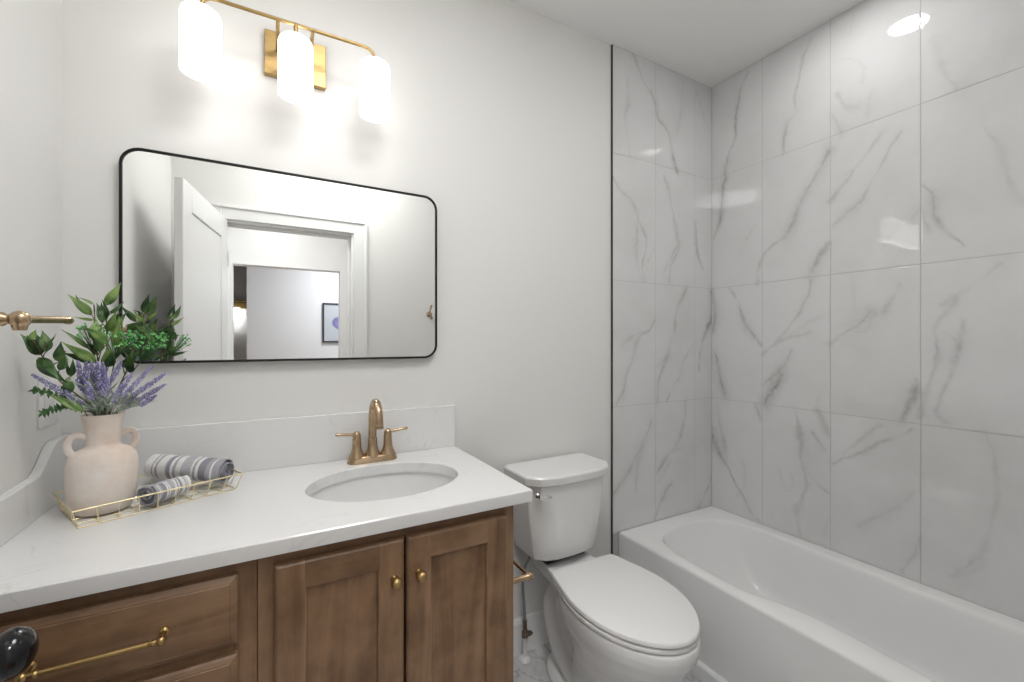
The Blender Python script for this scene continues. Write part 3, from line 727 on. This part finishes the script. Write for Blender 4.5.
loft(b, [sym(scl(OV, kx, y0, y1), z) for z, kx, y0, y1 in ((.436, .97, -.25, -.768), (.432, .995, -.245, -.772), (.41, 1.0, -.245, -.774), (.385, .985, -.25, -.768), (.34, .91, -.26, -.742), (.30, .80, -.265, -.705), (.25, .67, -.27, -.655), (.20, .58, -.28, -.61), (.14, .53, -.27, -.585), (.06, .55, -.25, -.59), (.0, .56, -.24, -.60))])
# foot
def fo(kx, y0, y1, z): return [(TC+kx*math.copysign(abs(math.cos(a))**.8, math.cos(a)), (y0+y1)/2+(y1-y0)/2*math.copysign(abs(math.sin(a))**.8, math.sin(a)), z) for a in [2*PI*i/40 for i in range(40)]]
loft(b, [fo(.118, -.09, -.62, 0), fo(.118, -.09, -.62, .022), fo(.108, -.10, -.605, .034), fo(.09, -.12, -.58, .04)])
# rear deck
loft(b, [[(TC+x, y, z) for x, y in ((.100, -.06), (.110, -.20), (.150, -.36), (-.150, -.36), (-.110, -.20), (-.100, -.06))] for z in (.385, .437)])
# inner pedestal under the deck and trapway
loft(b, [[(TC+x*k, y, z) for x, y in ((.062, -.14), (.06, -.34), (-.06, -.34), (-.062, -.14))] for z, k in ((.01, 1.1), (.2, .8), (.41, 1.25))])
tube(b, spline([(TC, -.33, .26), (TC-.01, -.25, .335), (TC-.015, -.175, .335), (TC-.03, -.135, .26), (TC-.03, -.155, .17), (TC-.032, -.22, .10), (TC-.03, -.31, .07), (TC-.02, -.42, .055)], 6), .056, n=20)
tube(b, spline([(TC, -.33, .26), (TC+.01, -.25, .335), (TC+.015, -.175, .335), (TC+.03, -.135, .26), (TC+.03, -.155, .17), (TC+.032, -.22, .10), (TC+.03, -.31, .07), (TC+.02, -.42, .055)], 6), .056, n=20)
bo = obj('bowl', b, M['porc'], to)
r = bo.modifiers.new('merge', 'REMESH'); r.mode = 'VOXEL'; r.voxel_size = .0045; r.use_smooth_shade = True
s = bo.modifiers.new('smooth', 'SMOOTH'); s.factor = .6; s.iterations = 9
b = BM(); loft(b, [sym(scl(EGG, k, -.27-i, -.768+i), z) for z, k, i in ((.4365, .955, .007), (.4395, .962, .006), (.4415, 1, 0), (.4495, 1, 0), (.4525, .975, .004))])
obj('seat_ring', b, M['seat'], to, smooth=40)
b = BM(); loft(b, [sym(scl(EGG, k, -.266-i, -.770+i), z) for z, k, i in ((.4540, .945, .009), (.4580, .95, .008), (.4598, 1, 0), (.467, 1.0, 0), (.4715, .985, .0035), (.4728, .96, .009))])
obj('lid', b, M['seat'], to, smooth=40)
b = BM()
for x in (-.075, .075):
    b = BM(); loft(b, [[(TC+x+sx, -.256+.012*math.cos(a), .447+.012*math.sin(a)) for a in [2*PI*k/16 for k in range(16)]] for sx in (-.02, .02)])
    obj('hinge', b, M['seat'], to, smooth=40)
# tank
def tank(z, hw, y1, y0, ch, bow):
    pts = [(hw-.012, y1), (hw, y1-.012), (hw, y0+ch), (hw-ch*.85, y0+.006)]
    m = [(hw*.45, y0-bow*.75), (0, y0-bow)]
    h = pts+m
    return [(TC-.014+x, y, z) for x, y in h]+[(TC-.014-x, y, z) for x, y in h[-2::-1]]
b = BM(); loft(b, [tank(z, hw, -.022, y0, ch, bw) for z, hw, y0, ch, bw in ((.470, .146, -.200, .038, .012), (.476, .151, -.206, .040, .012), (.52, .161, -.212, .040, .014), (.64, .180, -.222, .044, .015), (.772, .192, -.230, .046, .016))])
obj('tank', b, M['porc'], to, smooth=30, bevel=.004, seg=3)
b = BM(); loft(b, [tank(z, hw, -.018, y0, ch, bw) for z, hw, y0, ch, bw in ((.7725, .200, -.236, .048, .016), (.776, .2055, -.243, .050, .017), (.804, .208, -.246, .050, .017), (.811, .203, -.241, .048, .016))])
obj('tank_lid', b, M['porc'], to, smooth=30, bevel=.004, seg=3)
b = BM(); loft(b, [[(TC-.008+x, y, z) for x, y in ((.10, -.05), (.10, -.17), (-.10, -.17), (-.10, -.05))] for z in (.4365, .4685)])
g = obj('tank_gasket', b, M['rubber'], to, bevel=.01); 
b = BM()
lathe(b, [(.001, 0), (.013, 0), (.013, -.006), (.008, -.010), (.007, -.016), (.001, -.017)], c=(TC-.184, -.221, .742), axis='Y', n=20)
tube(b, [(TC-.188, -.242, .742), (TC-.172, -.250, .741), (TC-.150, -.254, .739), (TC-.143, -.255, .738)], [.0085, .0070, .0080, .004], n=14)
l = obj('flush_lever', b, M['chrome'], to, smooth=50); l['label'] = 'chrome flush lever'
rebase(to)
for ch in [o for o in COL.objects if o.parent == to]:
    k = math.radians(1.2 if ch.name.startswith(('tank', 'flush')) else -2.0)
    piv = Vector((0, .30, 0))                      # the bowl sits slightly askew of the tank
    m = Matrix.Translation(piv) @ Matrix.Rotation(k, 4, 'Z') @ Matrix.Translation(-piv)
    ch.matrix_basis = m @ Matrix.Translation(ch.location)

# supply valve
sv = thing('water_supply_valve', 'shut-off valve on white pipe with grey braided hose behind toilet', 'valve', (1.405, -.05, 0))
vx, vy = 1.407, -.052
b = BM(); tube(b, [(vx, vy, .0), (vx, vy, .10)], .009, n=16); lathe(b, [(.026, .0005), (.026, .004), (.020, .012), (.010, .018)], c=(vx, vy, 0), n=28); obj('pipe', b, M['pvc'], sv, smooth=40)
b = BM(); tube(b, [(vx, vy, .096), (vx, vy, .118), (vx, vy, .12), (vx, vy, .165)], [.013, .013, .009, .009], n=16); tube(b, [(vx, vy, .128), (vx, vy-.028, .128)], .006, n=12)
obj('valve_body', b, M['darkbronze'], sv, smooth=40)
b = BM(); lathe(b, [(.001, 0), (.009, 0), (.009, -.010), (.001, -.011)], c=(0, 0, 0), axis='Y', n=20)
for v in b.verts: v.co.x *= 1.9; v.co += Vector((vx, vy-.026, .128))
obj('valve_handle', b, M['darkbronze'], sv, smooth=40)
b = BM(); tube(b, spline([(vx, vy, .163), (vx-.004, vy, .23), (vx-.014, vy-.006, .33), (vx-.010, vy-.02, .40), (vx+.01, vy-.035, .452)], 8), .0062, n=12); obj('hose', b, M['braid'], sv, smooth=50)
b = BM(); tube(b, [(vx+.0085, vy-.034, .448), (vx+.012, vy-.036, .466)], .014, n=16); obj('coupling_nut', b, M['darkbronze'], sv, smooth=40)
rebase(sv)

# paper holder on the cabinet side
ph = thing('paper_holder', 'brass toilet paper arm on the vanity side, empty', 'paper holder', (1.071, -.52, .634))
b = BM(); lathe(b, [(.001, 0), (.022, 0), (.022, .005), (.013, .010), (.009, .014)], c=(1.0699, -.515, .634), axis='X', n=28); obj('mount', b, M['bronze'], ph, smooth=40)
b = BM(); lathe(b, [(.0085, .010), (.0085, .066), (.0105, .070), (.0105, .082), (.006, .088), (.001, .089)], c=(1.0699, -.515, .634), axis='X', n=24); obj('post', b, M['bronze'], ph, smooth=40)
b = BM(); tube(b, [(1.146, -.512, .634), (1.146, -.385, .634), (1.146, -.375, .634)], [.0055, .0055, .0075], n=16); obj('arm', b, M['bronze'], ph, smooth=40)
rebase(ph)
# towel arm on the left wall
ta = thing('towel_arm', 'brass towel arm on the left wall over the vanity, empty', 'towel holder', (.0, -.483, 1.358))
ay = -.483
b = BM(); lathe(b, [(.001, .0005), (.027, .0005), (.027, .006), (.018, .012), (.013, .020)], c=(0, ay, 1.359), axis='X', n=32); obj('mount', b, M['bronze'], ta, smooth=40)
b = BM(); lathe(b, [(.0105, .015), (.0105, .052), (.0085, .056), (.0125, .062), (.0125, .070), (.0085, .074), (.0085, .080)], c=(0, ay, 1.359), axis='X', n=28)
bmesh.ops.create_uvsphere(b, u_segments=24, v_segments=16, radius=.0155, matrix=Matrix.Translation((.090, ay, 1.359)))
lathe(b, [(.009, -.020), (.011, -.012), (.008, 0)], c=(.090, ay, 1.359), axis='Z', n=20)
obj('post', b, M['bronze'], ta, smooth=50)
b = BM(); tube(b, [(.090, ay+.010, 1.360), (.090, ay+.02, 1.3605), (.090, ay+.022, 1.3605), (.090, -.275, 1.366), (.090, -.272, 1.366), (.090, -.262, 1.366), (.090, -.256, 1.366)], [.011, .011, .0078, .0070, .0088, .0088, .005], n=20); obj('arm', b, M['bronze'], ta, smooth=50)
rebase(ta)
# switch plate
sp = thing('switch_plate', 'white double wall switch plate above the side splash', 'switch plate', (0, -.085, 1.11))
b = BM(); loft(b, [[(x, y, z) for y, z in rrect(-.145+i, -.028-i, 1.108+i, 1.228-i, .006, 4)] for x, i in ((.0004, 0), (.004, 0), (.006, .004))]); obj('plate', b, M['plate'], sp, smooth=40)
for y in (-.112, -.061):
    b = BM(); box(b, .0055, .0085, y-.016, y+.016, 1.135, 1.201); obj('rocker', b, M['plate'], sp, bevel=.001)
rebase(sp)
# robe hook on front wall (seen in the mirror)
rh = thing('robe_hook', 'small bronze robe hook on the wall beside the door', 'hook', (1.50, FY, 1.5))
b = BM(); lathe(b, [(.001, 0), (.020, 0), (.020, .006), (.010, .010)], c=(1.505, FY, 1.515), axis='Y', n=24); obj('mount', b, M['bronze'], rh, smooth=40)
b = BM(); tube(b, [(1.505, FY+.008, 1.515), (1.505, FY+.03, 1.51), (1.505, FY+.045, 1.49), (1.505, FY+.06, 1.485)], [.007, .006, .006, .010], n=14)
tube(b, [(1.505, FY+.010, 1.52), (1.505, FY+.03, 1.545), (1.505, FY+.055, 1.575)], [.006, .005, .008], n=14); obj('hook_arm', b, M['bronze'], rh, smooth=40)
rebase(rh)
# picture in the far room and the wall lamp beyond
pc = thing('framed_picture', 'dark framed picture of a violet flower on the far white wall', 'picture', (1.34, -4.9, 1.30))
b = BM(); px0, px1, pz0, pz1 = 1.12, 1.55, 1.30, 1.84
for a in ((px0, px1, pz0, pz0+.02), (px0, px1, pz1-.02, pz1), (px0, px0+.02, pz0+.02, pz1-.02), (px1-.02, px1, pz0+.02, pz1-.02)): box(b, a[0], a[1], -4.899, -4.875, a[2], a[3])
obj('frame', b, M['pframe'], pc)
b = bx(-.20, .20, -.003, .003, -.255, .255); o = obj('print', b, M['art'], pc); o.location = (1.335, -4.888, 1.57)
rebase(pc)
fl = thing('far_wall_light', 'brass wall light with a glowing shade in the far room', 'wall light', (.03, -6.98, 1.6))
b = BM(); box(b, -.7, .6, -7.0, -6.93, 1.965, 1.985); obj('bar', b, M['brass'], fl)
b = BM(); box(b, -.7, .6, -6.999, -6.96, 1.86, 1.955); obj('backplate', b, M['brass'], fl)
b = BM(); lathe(b, [(.035, 1.86), (.05, 1.85), (.06, 1.66), (.055, 1.66), (.045, 1.84)], c=(.02, -6.88, 0), n=24); obj('glass_shade', b, M['farshade'], fl, smooth=50)
rebase(fl)

# ================================================================ TRAY, VASE, TOWELS
TZ0 = CT+.0005
trc = Vector((.117, -.338, 0)); tu = Vector((.303, .142, 0)).normalized(); tv = Vector((-tu.y, tu.x, 0))
LU, LV = .333, .198
def tp(u, v, z): p = trc+tu*u+tv*v; return Vector((p.x, p.y, z))
tray = thing('wire_tray', 'gold wire tray holding the vase and towels on the countertop', 'tray', tp(LU/2, LV/2, TZ0))
wr = .0013; RZ = TZ0+.042; BZt = TZ0+wr+.0003; I = .012
b = BM()
def loopw(i, z, r):
    c = [tp(i, i, z), tp(LU-i, i, z), tp(LU-i, LV-i, z), tp(i, LV-i, z)]
    for k in range(4): tube(b, [c[k], c[(k+1) % 4]], r, n=8)
    for q in c: bmesh.ops.create_icosphere(b, subdivisions=2, radius=r, matrix=Matrix.Translation(q))
loopw(0, RZ, .0018)
obj('rim', b, M['goldwire'], tray, smooth=50)
b = BM()
loopw(I, BZt, wr)
nu, nv = 9, 5
for k in range(nu+1):
    u = I+(LU-2*I)*k/nu; uo = LU*k/nu
    tube(b, [tp(uo, 0, RZ), tp(u, I, BZt), tp(u, LV-I, BZt), tp(uo, LV, RZ)], wr*.85, n=6)
for k in range(1, nv):
    v = I+(LV-2*I)*k/nv; vo = LV*k/nv
    tube(b, [tp(0, vo, RZ), tp(I, v, BZt), tp(LU-I, v, BZt), tp(LU, vo, RZ)], wr*.85, n=6)
obj('basket_wire', b, M['goldwire'], tray, smooth=50)
rebase(tray)

VX, VY, VZ = .135, -.212, TZ0+.0035
va = thing('vase', 'cream clay vase with two small handles standing in wire tray', 'vase', (VX, VY, VZ))
b = BM()
prof = [(.001, 0), (.047, 0), (.053, .004), (.0605, .022), (.0640, .050), (.0650, .085), (.0645, .115), (.0600, .132), (.050, .1425), (.038, .148), (.0318, .153), (.0310, .160), (.0325, .185), (.0355, .210), (.0385, .226), (.0390, .2285), (.0365, .2285), (.033, .21), (.029, .185), (.027, .16), (.027, .15)]
lathe(b, prof, c=(VX, VY, VZ), n=56)
obj('vase_body', b, M['vase'], va, smooth=70)
hd = Vector((.92, .39, 0)).normalized()
for s in (-1, 1):
    d = hd*s; c = Vector((VX, VY, VZ))
    pts = [c+d*.028+Vector((0, 0, .174)), c+d*.041+Vector((0, 0, .182)), c+d*.054+Vector((0, 0, .180)), c+d*.0605+Vector((0, 0, .166)), c+d*.059+Vector((0, 0, .150)), c+d*.050+Vector((0, 0, .136))]
    b = BM(); tube(b, spline(pts, 6), .0075, n=14)
    o = obj('handle', b, M['vase'], va, smooth=60)
rebase(va)

def roll(name, label, a, bpt, R, turns, seed, flat=.86, rot0=0, flip=False):
    """rolled towel from a to bpt (axis end points)"""
    a, bpt = Vector(a), Vector(bpt); ax = (bpt-a); LEN = ax.length; ax.normalize()
    up = Vector((0, 0, 1)); sd = ax.cross(up).normalized(); up2 = sd.cross(ax)
    me = bmesh.new(); ly = me.verts.layers.float.new('stripe')
    NA, NT = 120, 40; rows = []
    rg = random.Random(seed); ph = rg.uniform(0, 9)
    for j in range(NT+1):
        t = j/NT; row = []
        for i in range(NA+1):
            f = i/NA; th = rot0-f*turns*2*PI
            r = R*(1-.80*f)
            r *= 1+.05*noise.noise((t*3+ph, math.cos(th)*1.2, math.sin(th)*1.2))
            k = .0020*noise.noise((t*9+ph, th*1.5, 2))
            off = LEN*t+.004*math.sin(f*13+ph)*(1 if t in (0, 1) else .3)
            sag = -.004*math.sin(PI*t)*0
            p = a+ax*off+sd*((r+k)*math.cos(th))+up2*((r+k)*math.sin(th)*flat+sag)
            v = me.verts.new(p); v[ly] = min(.999, max(0, (1-t if flip else t)+.01*noise.noise((th*.8, t*4, ph)))); row.append(v)
        rows.append(row)
    for r0, r1 in zip(rows, rows[1:]):
        for i in range(NA): me.faces.new((r0[i], r0[i+1], r1[i+1], r1[i]))
    o = obj(name, me, M['towel'], smooth=80)
    sm = o.modifiers.new('thick', 'SOLIDIFY'); sm.thickness = .0042; sm.offset = 0
    s = o.modifiers.new('sub', 'SUBSURF'); s.levels = 1; s.render_levels = 1
    tag(o, label, 'towel', None); o['group'] = 'rolled striped towels in the tray'
    return o
roll('rolled_towel', 'striped rolled hand towel in front, its coil facing out beside vase', (.224, -.257, TZ0+.034), (.284, -.187, TZ0+.032), .0285, 3.2, 3, rot0=1.2, flip=True)
roll('rolled_towel', 'larger striped rolled towel behind, leaning over toward the tray end', (.206, -.078, TZ0+.062), (.381, -.160, TZ0+.043), .037, 3.2, 11, rot0=2.6)

# ---------------------------------------------------------------- bouquet
def zp(x, y, depth):  # position traced from the enlarged bouquet view
    return onY(20+x/4.872, 280+y/4.872, depth)
NECK = Vector((VX, VY, VZ+.20))
def leaf(bm, p0, p1, wd, bend=.12, fold=.25, tone=.5, rg=random):
    ly = bm.verts.layers.float['board']
    d = p1-p0; Ln = d.length; d.normalize()
    view = (CAM-(p0+p1)*.5).normalized()
    view = (view+Vector((rg.uniform(-.6, .6), rg.uniform(-.3, .3), rg.uniform(-.1, .9)))).normalized()
    s = d.cross(view).normalized(); nn = s.cross(d).normalized()
    K = 9; rows = []
    for i in range(K+1):
        t = i/K
        h = wd*.5*1.30*(math.sin(PI*t**.70)**1.15)*(1-.50*t)+.0002
        c = p0+d*(Ln*t)+nn*(bend*Ln*math.sin(PI*t)*.7)
        rows.append([bm.verts.new(c-s*h+nn*h*fold), bm.verts.new(c-s*h*.5+nn*h*fold*.35), bm.verts.new(c), bm.verts.new(c+s*h*.5+nn*h*fold*.35), bm.verts.new(c+s*h+nn*h*fold)])
    for j, r in enumerate(rows):
        for q, v in enumerate(r): v[ly] = tone+(.16 if q == 2 else 0)
    for r0, r1 in zip(rows, rows[1:]):
        for q in range(4): bm.faces.new((r0[q], r0[q+1], r1[q+1], r1[q]))
LEAFS = {
 'low': (-.275, [(105,365,0,262,72),(60,290,78,240,32),(130,350,108,245,55),(140,310,175,262,10),(90,378,235,505,72),(190,400,200,298,50),(250,470,258,382,28),(240,555,238,470,52),(310,640,135,555,40),(190,440,235,380,40),(150,440,110,380,40)]),
 'back_left': (-.235, [(350,172,232,68,48),(360,120,285,85,15),(360,195,255,178,16),(425,312,300,222,52),(335,335,200,240,24),(375,400,203,302,52),(352,290,372,190,62),(395,350,350,260,44)]),
 'tall': (-.205, [(415,125,492,12,48),(400,210,372,110,45),(430,250,468,150,46),(440,165,508,105,20),(450,275,524,150,38),(430,425,428,318,62),(490,350,482,185,62),(420,190,400,95,28)]),
 'right': (-.195, [(608,165,668,75,52),(600,210,563,160,26),(618,198,682,148,22),(642,292,590,200,42),(520,242,605,205,38),(560,332,645,258,40),(545,455,547,345,40),(500,425,592,330,44),(610,250,560,220,30),(580,392,690,372,26),(600,350,672,335,30)]),
}
LAB = {'low': 'leafy green branch leaning low to the left toward the wall', 'back_left': 'leafy branch with long narrow leaves pointing up left', 'tall': 'tallest leafy branch, rising at the mirror frame corner',
       'right': 'leafy branch arching up right in front of the mirror'}
for key, (dy, lv) in LEAFS.items():
    rg = random.Random(hash(len(key))*3+5)
    t = thing('leafy_branch', LAB[key]+', in the clay vase', 'plant', NECK, group='leafy branches in the clay vase')
    tops = sorted(lv, key=lambda q: q[1])
    q = tops[0]; top = zp(q[0], q[1], dy)
    start = Vector((VX+rg.uniform(-.012, .012), VY+rg.uniform(-.012, .012), VZ+.10))
    mouth = Vector((VX+(top.x-VX)*.14, VY+rg.uniform(-.015, .012), VZ+.228))
    cx_ = sum(l[0] for l in lv)/len(lv); cy_ = sum(l[1] for l in lv)/len(lv)
    mid = zp(cx_*.5+q[0]*.3+410*.2, cy_+60, dy*.7+VY*.3)
    stem = spline([start, mouth, mid, top], 8)
    b = BM(); tube(b, stem, [.0022-.0012*i/len(stem) for i in range(len(stem))], n=8)
    bl = BM()
    for (x0, y0, x1, y1, wd) in lv:
        d0 = dy+rg.uniform(-.02, .02); p0 = zp(x0, y0, d0); p1 = zp(x1, y1, d0+rg.uniform(-.03, .02))
        if p0.x < .012: p0.x = .012
        if p1.x < .008: p1.x = .008
        dep = (p0-CAM).dot(AX)
        leaf(bl, p0, p1, wd/4.872*dep/FPX*.80, tone=rg.uniform(.1, .95), rg=rg)
        if wd > 24:                       # a paler or darker companion leaf from the same node
            q1 = p0.lerp(p1, .82)+Vector((rg.uniform(-.016, .016), rg.uniform(-.02, .02), rg.uniform(-.016, .012)))
            q1.x = max(q1.x, .008)
            leaf(bl, p0, q1, wd/4.872*dep/FPX*.62, tone=rg.uniform(0, .6), rg=rg)
        # petiole back to the stem
        below = [s_ for s_ in stem if s_.z < p0.z-.01 and s_.z > mouth.z-.001] or [mouth]
        att = min(below, key=lambda s_: (s_-p0).length)
        tube(b, [att, att.lerp(p0, .5)+Vector((0, 0, .003)), p0], [.0014, .0011, .0008], n=6)
    obj('stem', b, M['twig'], t, smooth=60)
    o = obj('foliage', bl, M['leaf'], t, smooth=80); sm = o.modifiers.new('thick', 'SOLIDIFY'); sm.thickness = .0005
    rebase(t)
# bright green bud sprays
BUD = [((350, 255), 62, -.225, 'above vase, left of the middle'), ((480, 285), 66, -.215, 'in the bouquet middle'), ((635, 300), 74, -.205, 'right of the bouquet middle')]
for (cx_, cy_), rad_, dy, lb in BUD:
    rg = random.Random(int(cx_)); t = thing('budding_sprig', 'bright green sprig of tiny buds '+lb, 'plant', NECK, group='bright green budding sprigs')
    c = zp(cx_, cy_, dy); b = BM(); bb_ = BM(); ly = bb_.verts.layers.float['board']
    mouth = Vector((VX+(c.x-VX)*.15, VY+rg.uniform(-.01, .01), VZ+.228)); st0 = Vector((VX+rg.uniform(-.01, .01), VY+rg.uniform(-.01, .01), VZ+.12))
    base = mouth.lerp(c, .75)+Vector((0, 0, -.006))
    tube(b, spline([st0, mouth, mouth.lerp(c, .4)+Vector((0, 0, .006)), base], 6), .0012, n=6)
    R_ = rad_/4.872*1.15/FPX
    for k in range(int(rad_*.75)):
        a, e_ = rg.uniform(0, 2*PI), rg.uniform(-1, 1)
        p = c+Vector((math.cos(a), .8*math.sin(a), e_*.8)).normalized()*R_*rg.uniform(.45, 1.0)
        tube(b, [base, base.lerp(p, .5)+Vector((0, 0, .002)), p], .0005, n=4)
        n0 = len(bb_.verts); bmesh.ops.create_icosphere(bb_, subdivisions=1, radius=rg.uniform(.0019, .0031), matrix=Matrix.Translation(p))
        bb_.verts.ensure_lookup_table(); tn = rg.uniform(0, 1)
        for v in bb_.verts[n0:]: v[ly] = tn
        for m_ in range(2):
            leaf(bb_, p, p+Vector((rg.uniform(-1, 1), rg.uniform(-1, 1), rg.uniform(-.5, 1))).normalized()*.006, .0028, tone=tn, rg=rg)
    obj('stem', b, M['fine'], t); obj('buds', bb_, M['bright'], t, smooth=60); rebase(t)
# fine sprig low on the left
for (x1, y1, x0, y0, lb) in ((70, 535, 300, 620, 'upper'), (105, 650, 290, 625, 'lower')):
    rg = random.Random(x1); t = thing('small_leaved_sprig', 'small-leaved green sprig drooping left of the vase neck, '+lb+' one', 'plant', NECK)
    st0 = Vector((VX-.005, VY-.01, VZ+.13)); mouth = Vector((VX-.028, VY-.008, VZ+.231)); a = zp(x0, y0, -.225); c = zp(x1, y1, -.26)
    if lb == 'lower': c.z = max(c.z, VZ+.19)
    path = spline([st0, mouth, a.lerp(c, .3)+Vector((0, 0, .008)), c], 9)
    b = BM(); tube(b, path, .0009, n=6); bl = BM()
    for i in range(12, len(path)):
        for s in (-1, 1, 0):
            p = path[i]; q = p+Vector((rg.uniform(-.7, .2), rg.uniform(-.4, .4), s*.8+rg.uniform(-.3, .4))).normalized()*rg.uniform(.009, .014)
            q.x = max(q.x, .006)
            leaf(bl, p, q, .0048, tone=rg.uniform(.1, 1), rg=rg)
    obj('stem', b, M['fine'], t); obj('foliage', bl, M['fine'], t, smooth=80); rebase(t)
# lavender: (spike base, spike tip) traced
LAVS = [(302,515,282,398),(325,500,322,402),(350,500,347,395),(372,505,378,402),(398,510,403,405),(420,560,425,478),(445,490,492,402),(300,600,60,462),(335,560,275,488),(500,570,642,420),(555,560,710,455),(570,590,708,508),
        (480,550,545,455),(455,590,510,500),(390,560,385,470),(590,610,662,563),(350,580,330,500),(270,610,225,540),(412,520,410,425),(520,600,600,520)]
for i, (x0, y0, x1, y1) in enumerate(LAVS):
    rg = random.Random(50+i); dy = -.262+rg.uniform(-.02, .02)+(.02 if x1 > 560 else 0)
    t = thing('lavender_sprig', 'violet lavender sprig over the front rim of the clay vase', 'flower', NECK, group='lavender sprigs in the clay vase')
    p0, p1 = zp(x0, y0, dy), zp(x1, y1, dy-.012)
    st0 = Vector((VX+rg.uniform(-.012, .012), VY+rg.uniform(-.012, .012), VZ+.13)); mouth = Vector((VX+max(-.028, min(.028, (p0.x-VX)*.5)), VY-.012+rg.uniform(-.008, .01), VZ+.231))
    b = BM()
    tube(b, spline([st0, mouth, p0, p1], 6), [.0011]*18+[.0007], n=6)
    for k in range(13):
        f = rg.uniform(0, .95); p = mouth.lerp(p0, f)
        leaf(b, p, p+((p0-mouth).normalized()+Vector((rg.uniform(-.8, .8), rg.uniform(-.6, .2), rg.uniform(-.1, .5)))).normalized()*rg.uniform(.024, .046), .0030, tone=rg.uniform(.2, 1), rg=rg)
    obj('stem', b, M['lavstem'], t)
    f = BM(); ly = f.verts.layers.float['board']; d = (p1-p0); Ln = d.length; d.normalize(); s1 = d.orthogonal().normalized(); s2 = d.cross(s1)
    nr = max(6, int(Ln/.0042))
    for k in range(nr+1):
        u = k/nr; rr_ = .0058*(math.sin(PI*(.12+.80*u))**.7)*(1-.35*u)
        if k % 4 == 3 and u < .6: rr_ *= .55
        for m_ in range(6):
            a = 2*PI*m_/6+k*.7; c = p0+d*Ln*u+(s1*math.cos(a)+s2*math.sin(a))*rr_
            n0 = len(f.verts)
            bmesh.ops.create_icosphere(f, subdivisions=1, radius=rg.uniform(.0016, .0025)*(1-.3*u), matrix=Matrix.Translation(c+d*rg.uniform(-.001, .0015)) @ Matrix.Diagonal((1, 1, 1.35, 1)))
            f.verts.ensure_lookup_table(); tn = rg.uniform(0, 1)
            for v in f.verts[n0:]: v[ly] = tn
    obj('flower_spike', f, M['lav'], t, smooth=60)
    rebase(t)
